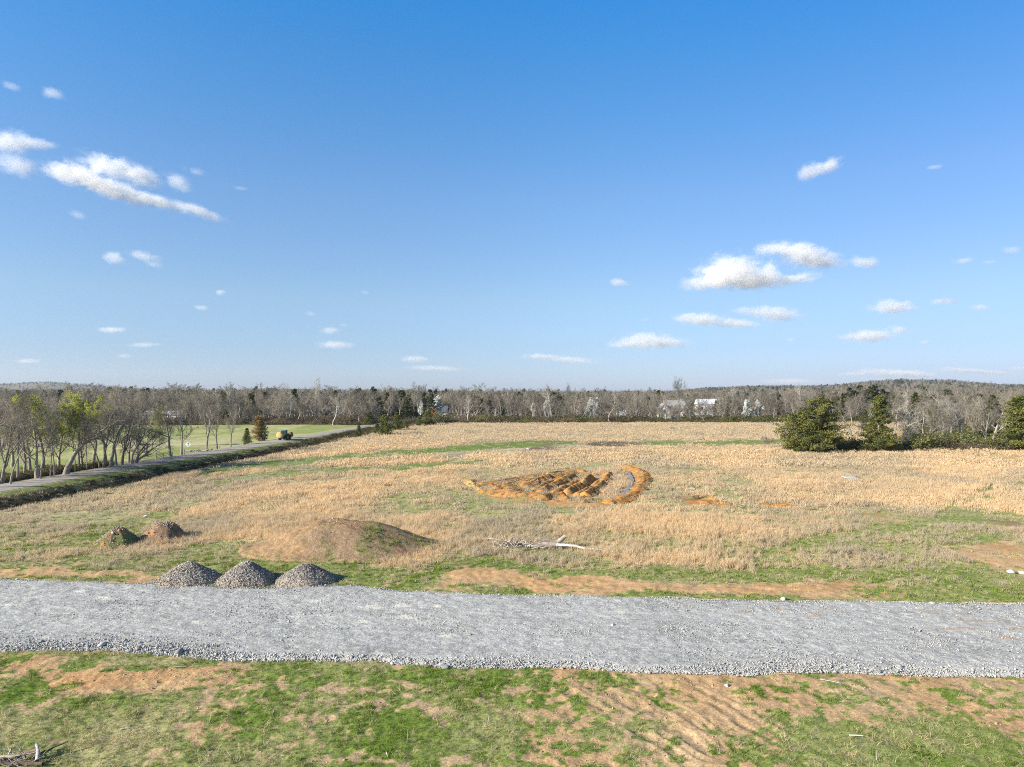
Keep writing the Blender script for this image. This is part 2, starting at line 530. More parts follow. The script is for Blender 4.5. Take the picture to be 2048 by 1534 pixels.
def cover(x, y):
    c = Cover(x, y)
    x, y, u, v = c.x, c.y, c.u, c.v
    # --- the big field of tall dry grass
    fld = sstep(40, 52, y)
    c.put(fld, T=1.0, G=.12, V=.95)
    big = fbm(x, y * .55, 17, 3, 43)
    c.put(fld * sstep(.50, .64, big) * sstep(190, 110, y) * .55, T=.5, G=.2)
    c.put(fld * sstep(.46, .36, big) * .3, G=.05)
    # short grey-green dead grass showing between
    c.ell(1000, 1012, 330, 28, 0, .9, T=.25, G=.35)
    c.ell(870, 1000, 110, 34, 10, .8, T=.12, G=.42)
    c.ell(900, 1012, 50, 10, 0, .6, T=0, G=.8)
    c.ell(1040, 938, 220, 12, -4, .85, T=.15, G=.45)
    c.ell(1400, 975, 150, 45, 8, .85, T=.25, G=.42)
    c.ell(1450, 1020, 240, 26, 4, .7, T=.35, G=.35)
    c.ell(1650, 1040, 260, 26, 6, .7, T=.3, G=.42)
    c.ell(1500, 1098, 420, 26, 2, .7, T=.3, G=.42)
    c.ell(1700, 1105, 330, 40, 2, .6, T=.35, G=.45)
    c.ell(1750, 1010, 200, 20, 6, .5, T=.4, G=.35)
    c.ell(1880, 1060, 140, 40, 6, .75, T=.1, G=.6)
    c.ell(1990, 1035, 120, 16, 4, .8, T=.0, G=.55)
    c.ell(1640, 945, 120, 9, 5, .7, T=.2, G=.3, P=.3)
    c.ell(1760, 915, 80, 3, 0, .7, T=.1, G=.35)
    # left side, below the lane: greyer lodged grass with green seams
    c.ell(150, 1010, 330, 32, -8, .75, T=.35, G=.22, P=.35)
    c.ell(330, 985, 420, 26, -9, .6, T=.4, G=.25, P=.35)
    c.ell(120, 1065, 240, 42, -8, .8, T=.2, G=.55)
    c.ell(330, 1030, 90, 16, -20, .8, T=.05, G=.75)
    c.ell(240, 1055, 130, 16, -14, .7, T=.05, G=.7)
    c.ell(40, 1095, 120, 16, -8, .7, T=.1, G=.7)
    c.ell(430, 1045, 180, 22, -6, .5, T=.4, G=.35)
    c.ell(240, 1115, 260, 14, -3, .5, T=.4, G=.35, P=.2)
    c.stroke([(480, 1010), (560, 1008), (640, 1000)], 8, .6, T=.2, G=.5)
    # green seams running up to the lane
    c.stroke([(380, 948), (500, 930), (600, 924), (680, 915), (750, 909), (880, 900), (960, 893), (1050, 890), (1165, 887)], 7.5, 1, T=0, G=.95)
    c.stroke([(420, 972), (500, 956), (570, 950), (650, 945), (740, 939), (800, 936), (900, 927), (990, 921)], 6.5, .95, T=0, G=.85)
    c.stroke([(560, 972), (640, 962), (720, 955), (800, 948)], 7, .7, T=.2, G=.5, P=.2)
    c.stroke([(1260, 887), (1330, 886), (1400, 887), (1512, 885), (1580, 884), (1700, 882)], 6, 1, T=0, G=.8)
    c.stroke([(900, 907), (960, 904), (1020, 902), (1120, 897), (1180, 894)], 5, .9, T=.1, G=.2, P=.75)
    c.ell(1222, 888, 64, 6.5, 0, 1.0, T=0, B=1, G=0)
    c.ell(1085, 898, 38, 6, -4, 1.0, T=0, B=.9, G=0)
    c.ell(925, 908, 60, 4, -8, .8, T=0, B=.5, G=.1)
    c.stroke([(860, 1015), (880, 1030), (900, 1050)], 14, .5, T=.2, G=.4)
    # two wheel tracks leading off to the right
    for q in (0, 14):
        c.stroke([(1500, 1120 + q), (1640, 1083 + q), (1760, 1062 + q), (1850, 1035 + q), (1940, 995 + q), (2048, 955 + q), (2200, 905 + q)], 5.5, .95, T=0, G=.5)
    # bare clay scars
    c.ell(1420, 1006, 46, 12, 6, 1, T=0, V=.05, C=.95)
    c.ell(1385, 997, 26, 5, 0, .8, T=0, V=.1, C=.6, B=.5)
    c.ell(1556, 1012, 44, 4.5, 1, .9, T=0, V=.15, C=.85)
    c.ell(1348, 1028, 26, 4, 4, .9, T=0, V=.15, C=.8)
    c.ell(1590, 1107, 12, 3, 0, .7, T=0, V=.2, C=.8)
    c.ell(1780, 1040, 60, 9, 3, .8, T=.1, V=.3, C=.6)
    c.ell(2030, 1048, 42, 5, 4, .9, T=0, V=.2, B=.6, C=.1)
    c.ell(2060, 920, 90, 4, 6, .8, T=.1, V=.3, C=.7)
    # the dug-over ground of the trench field
    c.ell(1105, 974, 165, 32, -3, .8, T=.15, V=.35, C=.85, G=.2)
    c.ell(985, 985, 90, 14, 20, .6, T=.2, V=.4, C=.7)
    c.stroke([(862, 938), (905, 948), (945, 965), (990, 985), (1060, 996), (1130, 1006), (1210, 1008), (1250, 1002), (1290, 985)], 6, .9, T=0, V=.15, C=.75)
    c.ell(1270, 960, 26, 34, 0, .9, T=0, V=.2, C=.9)
    c.ell(1225, 968, 26, 26, 20, .9, T=.9, V=.9, C=.2, G=.1)
    c.stroke([(1228, 1000), (1240, 992), (1250, 984), (1258, 974), (1264, 962), (1262, 950), (1268, 940)], 9, 1, T=0, V=.4, C=.5)
    c.ell(1090, 1110, 145, 14, 6, .9, T=.08, G=.45)
    c.ell(1172, 1120, 70, 13, 8, .95, T=.04, G=.45)
    # --- strip between field and gravel road
    st = [(-400, 1120), (0, 1120), (300, 1118), (470, 1105), (560, 1112), (650, 1125), (780, 1130), (900, 1115), (1000, 1128), (1150, 1140), (1300, 1135), (1700, 1140), (1900, 1130), (2400, 1110)]
    vc = np.interp(u, [p[0] for p in st], [p[1] for p in st])
    w = sstep(vc - 12, vc + 8, v) * sstep(1240, 1215, v)
    c.put(w, T=.04, G=.66, V=.85)
    c.stroke([(-400, 1148), (0, 1149), (160, 1150), (260, 1156), (345, 1166)], 9, .95, V=.12, C=.3, T=0)
    c.ell(140, 1130, 220, 10, 0, .6, V=.55, G=.35, B=.25)
    c.ell(380, 1110, 130, 14, -6, .6, G=.7, V=.8, T=.05)
    c.ell(420, 1142, 150, 10, 0, .7, G=.6, V=.6, B=.15)
    c.ell(700, 1160, 130, 14, 4, .9, G=.85, V=.85)
    c.ell(950, 1148, 300, 14, 3, .85, G=.85, V=.9)
    c.ell(860, 1130, 75, 9, 4, .8, V=.3, B=.4, C=.1)
    c.ell(1400, 1138, 700, 8, 1, .6, G=.75, V=.9)
    c.stroke([(860, 1158), (1000, 1164), (1200, 1172), (1500, 1180), (1700, 1181), (1830, 1180)], 15, 1, V=.06, C=.38, G=.5)
    c.ell(1000, 1180, 120, 6, 4, .7, V=.8, G=.8)
    c.ell(1900, 1185, 190, 22, 2, .8, V=.85, G=.75)
    c.ell(1900, 1140, 180, 30, 5, .6, V=.85, G=.62)
    c.ell(2040, 1112, 120, 30, 8, .95, V=.08, C=.3, T=0)
    c.ell(1930, 1100, 50, 6, 10, .7, V=.2, C=.3, T=0)
    # --- foreground lawn and bare soil
    fg = sstep(1318, 1332, v)
    c.put(fg, T=0, G=.82, V=.80, C=.05, B=0, P=0)
    c.ell(200, 1350, 300, 36, 3, .95, V=.22, C=.35)
    c.ell(280, 1352, 130, 17, -3, .95, V=.05, C=.5)
    c.ell(80, 1320, 130, 14, 0, .6, V=.45)
    c.ell(205, 1327, 52, 10, -14, 1, V=1, G=1)
    c.ell(20, 1322, 60, 10, -6, .9, V=.9, G=.9)
    c.ell(30, 1385, 70, 14, -16, .7, V=.9, G=.9)
    c.ell(330, 1330, 25, 6, 0, .8, V=.9, G=.9)
    c.ell(150, 1480, 260, 70, 0, .8, V=.93, G=.28)
    c.ell(385, 1455, 75, 44, -30, .75, V=.4, G=.5, C=.1)
    c.ell(430, 1520, 120, 24, -10, .6, V=.9, G=.3)
    c.ell(700, 1345, 330, 14, 2, .7, V=.97, G=.95)
    c.ell(820, 1470, 120, 50, 0, .5, V=.95, G=.95)
    c.ell(820, 1390, 190, 34, 4, .65, V=.5, G=.8)
    c.ell(640, 1385, 120, 24, 10, .5, V=.55, G=.8)
    c.ell(940, 1400, 90, 40, 20, .6, V=.9, G=.5)
    c.ell(1000, 1470, 110, 40, -10, .6, V=.93, G=.42)
    rgt = sstep(1010, 1130, u + (v - 1340) * .0) * fg
    c.put(rgt, V=.34, G=.85, C=.22)
    c.ell(1130, 1352, 120, 14, 5, .7, V=.8, G=.85)
    c.ell(1180, 1420, 130, 40, 10, .6, V=.36)
    c.ell(1230, 1465, 160, 16, -6, .8, V=.8, G=.7)
    c.ell(1160, 1500, 120, 12, 3, .8, V=.85, G=.75)
    c.ell(1430, 1440, 120, 90, 45, .9, V=.06, C=.15)
    c.ell(1330, 1395, 120, 36, 35, .7, V=.1, C=.15)
    c.ell(1080, 1525, 240, 22, 0, .7, V=.34)
    c.ell(1800, 1500, 340, 62, 4, .95, V=.97, G=.62)
    c.ell(1700, 1452, 200, 16, 6, .6, V=.8, G=.8)
    c.ell(2010, 1470, 130, 8, 24, .8, V=.2)
    c.ell(1560, 1500, 60, 40, 45, .5, V=.4)
    # --- pasture left of the lane, litter under the woods
    o = lane_off(x, y)
    pas = sstep(-3.6, -6.5, o) * sstep(300, 290, y)
    c.put(pas, T=0, V=1, G=.66, C=0, B=0, P=0)
    pv = to_photo(x, y)[1]
    c.put(pas * sstep(.46, .62, fbm(x, y * .35, 10, 4, 41)), G=.28)
    c.put(pas * sstep(-12, -6, o) * sstep(120, 105, y), B=.4, G=.4)
    c.put(pas * .8 * sstep(898, 888, pv) * sstep(876, 884, pv) * sstep(560, 400, u), G=.35, P=.5)
    verge = sstep(3.4, 4.2, o) * sstep(15, 10, o) * sstep(345, 330, y)
    c.put(verge, T=0, V=.9, G=.45, B=.45)
    c.put(sstep(3.2, 3.6, o) * sstep(6.2, 4.5, o) * sstep(345, 330, y) * sstep(60, 70, y), G=.75, B=0, V=1)
    uu, vv = to_photo(x, y)
    wy = wood_y(x, y)
    wood = np.maximum(sstep(wy, wy + 5, y), sstep(1805, 1850, uu) * sstep(904, 899, vv) * sstep(1200, 900, vv))
    c.put(wood, T=0, V=.7, G=.25, B=.75, P=0)
    far_right = sstep(wy + 5, wy, y) * sstep(898, 894, vv) * sstep(1850, 1790, uu) * sstep(1600, 1700, uu)
    c.put(far_right, T=1, B=0)
    ed0, ed1 = road_edges(x)
    onroad = sstep(ed0 - .3, ed0 + .3, y) * sstep(ed1 + .3, ed1 - .3, y)
    c.put(onroad, V=0, T=0)
    onlane = (np.abs(o) < 3.6) & (y < 400)
    c.T = np.where(onlane | ((o < 4.5) & (y > 0)), 0, c.T)
    return c


SOIL = np.array((0.46, 0.33, 0.19))
CLAY = np.array((0.50, 0.225, 0.06))
GREEN = np.array((0.140, 0.195, 0.034))
DRYG = np.array((0.38, 0.34, 0.165))
STRAW = np.array((0.62, 0.47, 0.27))
DEAD = np.array((0.135, 0.095, 0.065))
PALE = np.array((0.52, 0.44, 0.33))


def ground_rgb(c):
    x, y = c.x, c.y
    n1 = fbm(x, y, 1.1, 4, 51)
    n2 = fbm(x, y, .28, 3, 52)
    n3 = fbm(x, y, 3.5, 4, 53)
    near = sstep(120, 50, y)
    n4 = fbm(x, y, .55, 3, 57)
    brk = (n1 - .5) * 1.1 + ((n2 - .5) * 1.2 + (n4 - .5) * 1.5) * near
    veg = sstep(.36, .64, c.V + brk * .85 * (0.35 + 1.3 * np.minimum(c.V, 1 - c.V)) * 1.6)
    c.veg = veg
    g = np.clip(c.G + (n3 - .5) * np.where(y > 45, .5, .9) + (n2 - .5) * np.where(y > 45, .3, .5), 0, 1)
    c.g = g
    soil = mix(SOIL * np.ones(x.shape + (3,)), CLAY, np.clip(c.C + (n3 - .5) * .5 * (c.C > .05), 0, 1))
    soil = soil * (0.82 + .36 * n1)[..., None] * (0.86 + .28 * n2)[..., None]
    grass = mix(DRYG * np.ones(x.shape + (3,)), GREEN, g)
    grass = grass * (0.78 + .44 * n2)[..., None]
    rgb = mix(soil, grass, veg)
    t = np.clip(c.T + (fbm(x, y, 4.0, 4, 54) - .5) * 2.2 * np.sqrt(np.clip(c.T * (1.12 - c.T), 0, 1)), 0, 1) * (c.T > .02)
    c.t = t
    rgb = mix(rgb, STRAW * (0.80 + .4 * n3)[..., None], t * .85)
    rgb = mix(rgb, PALE * np.ones(x.shape + (3,)), np.clip(c.P + (n1 - .5), 0, 1) * (c.P > .02) * .7)
    rgb = mix(rgb, DEAD * (0.7 + .6 * n1)[..., None], np.clip(c.B + (n1 - .5) * .6 * (c.B > .05), 0, 1))
    o = lane_off(x, y)
    rgb = rgb * (1 + .22 * sstep(-4, -7, o) * sstep(300, 290, y))[..., None]
    return np.clip(rgb, 0.01, .9)


def build_ground():
    ys = [-150., -60., -15., 6., 14., 18.]
    while ys[-1] < 330:
        ys.append(ys[-1] + max(.085, .0039 * ys[-1]))
    while ys[-1] < 9000:
        ys.append(ys[-1] * 1.035)
    ys = np.array(ys)
    nc = 860
    W = np.where(ys > 16, .86 * ys + 8, 120.)
    s = np.linspace(-1, 1, nc)
    X = W[:, None] * s[None, :]
    Y = np.repeat(ys[:, None], nc, 1)
    x, y = X.ravel(), Y.ravel()
    z = height(x, y)
    c = cover(x, y)
    rgb = ground_rgb(c)
    me = np_mesh('ground', np.stack([x, y, z], 1), grid_faces(len(ys), nc), [M['ground']], True)
    set_col(me, 'Col', rgb)
    tag(link('ground', me), kind='structure')


build_ground()


# ----------------------------------------------------------------- gravel road
def build_gravel_road():
    xs = np.arange(-84, 84, .16)
    ts = np.linspace(0, 1, 120)
    n, f = road_edges(xs)
    X = np.repeat(xs[None, :], len(ts), 0)
    Y = n[None, :] + (f - n)[None, :] * ts[:, None]
    x, y = X.ravel(), Y.ravel()
    edge = np.minimum(Y - n[None, :], f[None, :] - Y).ravel()
    z = .04 + .12 * sstep(0, .7, edge) + (fbm(x, y, .35, 3, 61) - .5) * .10 * sstep(0, .3, edge) + (fbm(x, y, 4, 2, 62) - .5) * .12
    z = np.where(edge < .02, -.2, z)
    k = fbm(x, y, .22, 3, 63)
    k2 = fbm(x * .35, y, 1.6, 4, 64)
    base = np.array((.402, .392, .362))
    rgb = base[None, :] * (.74 + .5 * k)[:, None] * (.86 + .28 * k2)[:, None]
    # rolled lengthwise bands, finer and paler
    tt = np.repeat(ts[:, None], len(xs), 1).ravel()
    band = sstep(.5, .62, fbm(x * .12, tt * 14, 1, 3, 65)) * sstep(.1, .3, tt) * sstep(.95, .7, tt)
    rgb = mix(rgb, np.array((.44, .43, .395)), band * .8)
    for t0 in (.33, .45, .60, .73):
        wv = (fbm(x * .06, x * 0 + t0 * 40, 1, 2, 67) - .5) * .12
        rgb = mix(rgb, np.array((.445, .433, .398)), np.exp(-((tt - t0 - wv) / .026) ** 2) * .6 * sstep(.3, .6, fbm(x * .15, tt * 5, 1, 3, 68)))
    dusty = np.zeros(len(x))
    u, v = to_photo(x, y)
    for (a, b, ru, rv) in [(745, 1219, 22, 5), (800, 1217, 20, 4), (814, 1238, 30, 4), (725, 1248, 10, 3), (895, 1277, 24, 3), (400, 1250, 16, 3.5), (70, 1200, 16, 3), (15, 1215, 26, 3),
                           (210, 1201, 16, 5), (632, 1206, 16, 4), (160, 1188, 14, 2.5), (870, 1217, 14, 2.5), (1240, 1229, 12, 4), (585, 1237, 14, 5)]:
        dusty = np.maximum(dusty, sstep(1.35, .5, np.hypot((u - a) / ru, (v - b) / rv) + (k - .5) * .8))
    rgb = mix(rgb, np.array((.66, .62, .53)), dusty * .75)
    muddy = np.zeros(len(x))
    for (a, b, ru, rv) in [(1490, 1228, 14, 3), (1555, 1221, 12, 2.5), (1630, 1236, 24, 3), (1870, 1228, 30, 2.5), (1920, 1234, 26, 2.5), (1960, 1248, 60, 2), (1920, 1262, 50, 2), (2030, 1262, 22, 3), (2015, 1281, 18, 4), (1660, 1220, 20, 2)]:
        muddy = np.maximum(muddy, sstep(1.3, .4, np.hypot((u - a) / ru, (v - b) / rv) + (k - .5) * 1.2))
    rgb = mix(rgb, np.array((.44, .30, .19)), muddy * .7)
    me = np_mesh('gravel_road', np.stack([x, y, z], 1), grid_faces(len(ts), len(xs)), [M['gravel']], True)
    set_col(me, 'Col', rgb)
    tag(link('gravel_road', me), kind='structure')


build_gravel_road()


def build_lane():
    off = np.linspace(-3.05, 3.05, 9)
    dx = np.gradient(LX)
    dy = np.gradient(LY)
    ln = np.hypot(dx, dy)
    nx, ny = dy / ln, -dx / ln
    wob = 1 + (fbm(LY, LY * 0, 4, 3, 71) - .5) * .08
    X = LX[:, None] + nx[:, None] * off[None, :] * wob[:, None]
    Y = LY[:, None] + ny[:, None] * off[None, :] * wob[:, None]
    x, y = X.ravel(), Y.ravel()
    z = np.full(len(x), .47) + hill_z(x, y) + .12 - np.abs(np.tile(off, len(LX))) * .035
    me = np_mesh('country_road', np.stack([x, y, z], 1), grid_faces(len(LX), 9), [M['asphalt']], True)
    tag(link('country_road', me), kind='structure')


build_lane()
# ----------------------------------------------------------------- scattered ground cover (one object per kind)
def scatter(name, protos, pts, scl, idx, tint, mats_kind='stuff', tilt=0.12):
    c = bpy.data.collections.new(name + '_sources')
    for k, me in enumerate(protos):
        o = bpy.data.objects.new('%s_source_%02d' % (name, k), me)
        c.objects.link(o)
    n = len(pts)
    me = np_mesh(name, pts, [])
    rot = np.stack([rng.normal(0, 1, n) * tilt, rng.normal(0, 1, n) * tilt, rng.random(n) * 6.283], 1)
    a = me.attributes.new('rot', 'FLOAT_VECTOR', 'POINT')
    a.data.foreach_set('vector', rot.astype(np.float32).ravel())
    a = me.attributes.new('scl', 'FLOAT_VECTOR', 'POINT')
    scl = np.asarray(scl, np.float32)
    if scl.ndim == 1:
        scl = np.repeat(scl[:, None], 3, 1)
    a.data.foreach_set('vector', np.ascontiguousarray(scl).ravel())
    a = me.attributes.new('idx', 'INT', 'POINT')
    a.data.foreach_set('value', np.asarray(idx, np.int32))
    set_float(me, 'tint', tint)
    o = link(name, me)
    tag(o, kind=mats_kind)
    ng = bpy.data.node_groups.new(name + '_scatter', 'GeometryNodeTree')
    ng.interface.new_socket('Geometry', in_out='INPUT', socket_type='NodeSocketGeometry')
    ng.interface.new_socket('Geometry', in_out='OUTPUT', socket_type='NodeSocketGeometry')
    nd = ng.nodes
    gi = nd.new('NodeGroupInput')
    go = nd.new('NodeGroupOutput')
    ci = nd.new('GeometryNodeCollectionInfo')
    ci.inputs['Collection'].default_value = c
    ci.inputs['Separate Children'].default_value = True
    ci.inputs['Reset Children'].default_value = True
    iop = nd.new('GeometryNodeInstanceOnPoints')
    iop.inputs['Pick Instance'].default_value = True

    def nat(nm, t):
        q = nd.new('GeometryNodeInputNamedAttribute')
        q.data_type = t
        q.inputs['Name'].default_value = nm
        return q.outputs['Attribute']
    er = nd.new('FunctionNodeEulerToRotation')
    ng.links.new(nat('rot', 'FLOAT_VECTOR'), er.inputs[0])
    ng.links.new(gi.outputs[0], iop.inputs['Points'])
    ng.links.new(ci.outputs[0], iop.inputs['Instance'])
    ng.links.new(nat('idx', 'INT'), iop.inputs['Instance Index'])
    ng.links.new(er.outputs[0], iop.inputs['Rotation'])
    ng.links.new(nat('scl', 'FLOAT_VECTOR'), iop.inputs['Scale'])
    ng.links.new(iop.outputs[0], go.inputs[0])
    md = o.modifiers.new('scatter', 'NODES')
    md.node_group = ng
    return o


def tuft_mesh(name, n, spread, h, w, lean, mat, seed, hvar=.4):
    r = np.random.default_rng(seed)
    vs, f3, f4 = [], [], []
    for i in range(n):
        a = r.random() * 6.283
        rad = spread * math.sqrt(r.random())
        p = np.array((math.cos(a) * rad, math.sin(a) * rad, -.03))
        hh = h * (1 - hvar + hvar * 2 * r.random() * .75)
        b = r.random() * 6.283
        le = lean * (0.3 + r.random())
        d = np.array((math.cos(b) * le, math.sin(b) * le, 1.0)) * hh
        b2 = r.random() * 3.1416
        wv = np.array((math.cos(b2), math.sin(b2), 0)) * w / 2
        mid = p + d * .55 + np.array((0, 0, hh * .05))
        tip = p + d * np.array((1.35, 1.35, .95))
        k = len(vs)
        vs += [p - wv, p + wv, mid + wv * .9, mid - wv * .9, tip]
        f4.append((k, k + 1, k + 2, k + 3))
        f3.append((k + 3, k + 2, k + 4))
    return np_mesh(name, vs, [np.array(f4), np.array(f3)], [mat])


def rock_mesh(name, seed, mat, flat=.7, sub=1):
    r = np.random.default_rng(seed)
    t = (1 + 5 ** .5) / 2
    v = np.array([(-1, t, 0), (1, t, 0), (-1, -t, 0), (1, -t, 0), (0, -1, t), (0, 1, t), (0, -1, -t), (0, 1, -t), (t, 0, -1), (t, 0, 1), (-t, 0, -1), (-t, 0, 1)], float)
    f = [(0, 11, 5), (0, 5, 1), (0, 1, 7), (0, 7, 10), (0, 10, 11), (1, 5, 9), (5, 11, 4), (11, 10, 2), (10, 7, 6), (7, 1, 8), (3, 9, 4), (3, 4, 2), (3, 2, 6), (3, 6, 8), (3, 8, 9), (4, 9, 5), (2, 4, 11), (6, 2, 10), (8, 6, 7), (9, 8, 1)]
    v /= np.linalg.norm(v[0])
    for _ in range(sub - 1):
        cache = {}
        v = list(v)
        nf = []

        def midp(a, b):
            k = (min(a, b), max(a, b))
            if k not in cache:
                m = (np.array(v[a]) + np.array(v[b])) / 2
                v.append(m / np.linalg.norm(m))
                cache[k] = len(v) - 1
            return cache[k]
        for a, b, c in f:
            ab, bc, ca = midp(a, b), midp(b, c), midp(c, a)
            nf += [(a, ab, ca), (b, bc, ab), (c, ca, bc), (ab, bc, ca)]
        f = nf
        v = np.array(v)
    q = r.normal(0, 1, (5, 3))
    q /= np.linalg.norm(q, axis=1)[:, None]
    for k in q:                      # slice a few flat broken faces
        dd = v @ k
        lim = r.uniform(.45, .8)
        v = v - np.maximum(dd - lim, 0)[:, None] * k
    v = v * (1 + r.normal(0, .07, (len(v), 1)))
    v = v * np.array((1, r.uniform(.6, .95), flat * r.uniform(.7, 1.1)))
    return np_mesh(name, v, np.array(f), [mat])


def surf(x, y):
    return height(x, y)


def strew(y0, y1, per_m2, seed, margin=1.12):
    """random points over the visible wedge of ground between two distances"""
    r = np.random.default_rng(seed)
    hw = lambda y: .80 * y * margin
    area = .80 * margin * (y1 * y1 - y0 * y0)
    n = int(area * per_m2)
    y = np.sqrt(r.random(n) * (y1 * y1 - y0 * y0) + y0 * y0)
    x = (r.random(n) * 2 - 1) * hw(y)
    return x, y, r


def build_cover_plants():
    straw = [tuft_mesh('dry_tuft', 22, .24, .62, .022, .30, M['straw'], 100 + i) for i in range(3)]
    straw += [tuft_mesh('dry_tuft_wide', 26, .55, .62, .045, .30, M['straw'], 110 + i) for i in range(3)]
    straw += [tuft_mesh('dry_tuft_broad', 34, 1.15, .62, .10, .30, M['straw'], 120 + i) for i in range(3)]
    P, S, I, T = [], [], [], []
    for (y0, y1, dens, k) in [(46, 78, 8.5, 0), (78, 125, 4.2, 1), (125, 200, 1.3, 2), (200, 312, .75, 2)]:
        x, y, r = strew(y0, y1, dens, 200 + int(y0))
        c = cover(x, y)
        ground_rgb(c)
        cl = fbm(x, y, 2.2, 3, 81)
        keep = r.random(len(x)) < np.clip(c.t * 1.25 - .08 + (cl - .5) * .9 * (c.t > .05), .0, 1)
        keep &= (c.t > .08)
        # a thin scatter of single dry tufts in the short grass beyond the road
        keep |= (r.random(len(x)) < .07) & (c.veg > .5) & (np.abs(lane_off(x, y)) > 4) & (lane_off(x, y) > 0)
        keep &= (y < wood_y(x, y) + 1)
        x, y, t, cl = x[keep], y[keep], c.t[keep], cl[keep]
        z = surf(x, y)
        P.append(np.stack([x, y, z], 1))
        hs = (.40 + .48 * t) * (.55 + .9 * fbm(x, y, 3.2, 3, 87)) * 1.1 * r.uniform(.8, 1.15, len(x)) * (.65 + .7 * cl) * (1 - .35 * sstep(95, 190, y))
        S.append(np.stack([r.uniform(.8, 1.2, len(x)), r.uniform(.8, 1.2, len(x)), hs], 1))
        I.append(k * 3 + r.integers(0, 3, len(x)))
        tv = np.clip(.25 + .6 * t + (fbm(x, y, 9, 3, 82) - .5) * 1.0 + r.normal(0, .06, len(x)), 0, 1)
        # the lodged grass near the lane and at the lower left is greyer
        u, v = to_photo(x, y)
        tv = tv - .35 * sstep(520, 150, u) * sstep(900, 960, v) - .5 * sstep(130, 230, y) - .5 * (sstep(.52, .66, fbm(x, y * .5, 15, 3, 84)) * sstep(200, 120, y))
        T.append(np.clip(tv, 0, 1))
    scatter('tall_dry_grass', straw, np.concatenate(P), np.concatenate(S), np.concatenate(I), np.concatenate(T),
            tilt=(lambda q: .13 + .5 * sstep(.55, .72, fbm(q[:, 0], q[:, 1], 6.5, 3, 89)))(np.concatenate(P)))

    gr = [tuft_mesh('grass_clump', 18, .12, .15, .013, .8, M['grass'], 130 + i) for i in range(3)]
    gr += [tuft_mesh('grass_clump_wide', 18, .24, .20, .026, .6, M['grass'], 140 + i) for i in range(3)]
    P, S, I, T = [], [], [], []
    for (y0, y1, dens, k) in [(19, 37, 34, 0), (42, 72, 11, 1), (72, 125, 2.2, 1)]:
        x, y, r = strew(y0, y1, dens, 300 + int(y0))
        c = cover(x, y)
        ground_rgb(c)
        e0, e1 = road_edges(x)
        keep = (c.veg > .45) & (r.random(len(x)) < .35 + .65 * c.veg) & ((y < e0 - .05) | (y > e1 + .05)) & (lane_off(x, y) > 4)
        keep &= ~((c.t > .6) & (r.random(len(x)) < .7))
        x, y, g = x[keep], y[keep], c.g[keep]
        P.append(np.stack([x, y, surf(x, y)], 1))
        big = sstep(.55, .75, fbm(x, y, 1.4, 3, 83))
        S.append(r.uniform(.55, 1.15, len(x)) * (.62 + .5 * big))
        I.append(k * 3 + r.integers(0, 3, len(x)))
        T.append(np.clip(1 - g + r.normal(0, .3, len(x)) + (fbm(x, y, .45, 2, 85) - .5) * .9, 0, 1))
    scatter('green_grass', gr, np.concatenate(P), np.concatenate(S), np.concatenate(I), np.concatenate(T), tilt=.2)

    # bits of dead grass lying in the near lawn, and clods on the bare soil
    bits = [tuft_mesh('dead_grass_bit', 9, .10, .20, .012, 1.5, M['straw'], 150 + i) for i in range(3)]
    x, y, r = strew(19, 37, 9, 361)
    c = cover(x, y)
    ground_rgb(c)
    e0, e1 = road_edges(x)
    keep = (c.veg > .4) & (y < e0 - .1) & (r.random(len(x)) < np.clip(1.25 - c.g, .12, 1))
    x, y = x[keep], y[keep]
    scatter('dead_grass', bits, np.stack([x, y, surf(x, y)], 1), r.uniform(.5, 1.4, len(x)), r.integers(0, 3, len(x)), np.clip(r.normal(.45, .25, len(x)), 0, 1), tilt=.3)
    clod = [rock_mesh('clod', 420 + i, M['clod']) for i in range(4)]
    x, y, r = strew(19, 37, 40, 362)
    c = cover(x, y)
    ground_rgb(c)
    e0, e1 = road_edges(x)
    keep = (c.veg < .55) & (y < e0) & (r.random(len(x)) < .05 + .6 * sstep(.45, .7, fbm(x, y, 1.3, 3, 86)))
    x, y = x[keep], y[keep]
    scatter('soil_clods', clod, np.stack([x, y, surf(x, y)], 1), r.lognormal(-3.75, .5, len(x)), r.integers(0, 4, len(x)), np.clip(r.normal(.5, .25, len(x)), 0, 1), tilt=.6)

    # loose stone on the gravel road, coarse along the edges
    st = [rock_mesh('loose_stone', 400 + i, M['gravelbit']) for i in range(6)]
    r = np.random.default_rng(5)
    n = 110000
    x = r.uniform(-50, 50, n)
    e0, e1 = road_edges(x)
    t = r.random(n)
    t = np.where(r.random(n) < .28, np.abs(r.normal(0, .08, n)), t)
    t = np.where(r.random(n) < .10, 1 - np.abs(r.normal(0, .035, n)), t)
    y = e0 + (e1 - e0) * t - .12
    cl = sstep(.42, .62, fbm(x * .6, y, 1.6, 3, 66))
    edge = np.maximum(sstep(.12 + .12 * sstep(5, -20, x), .0, t) * (.6 + .4 * sstep(20, -20, x)), .75 * sstep(.95, 1.0, t))
    band = sstep(.5, .62, fbm(x * .12, t * 14, 1, 3, 65)) * sstep(.1, .3, t) * sstep(.95, .7, t)
    keep = r.random(n) < np.maximum(edge * .85, (.22 + .7 * cl) * (1 - .85 * band))
    x, y, edge = x[keep], y[keep], edge[keep]
    s = r.lognormal(-3.52, .36, len(x)) * (1 + .8 * edge * r.random(len(x)))
    z = .02 + .13 * sstep(0, .045, t[keep]) * sstep(1, .975, t[keep]) + s * .2
    tn = np.clip(r.normal(.45, .22, len(x)), 0, 1)
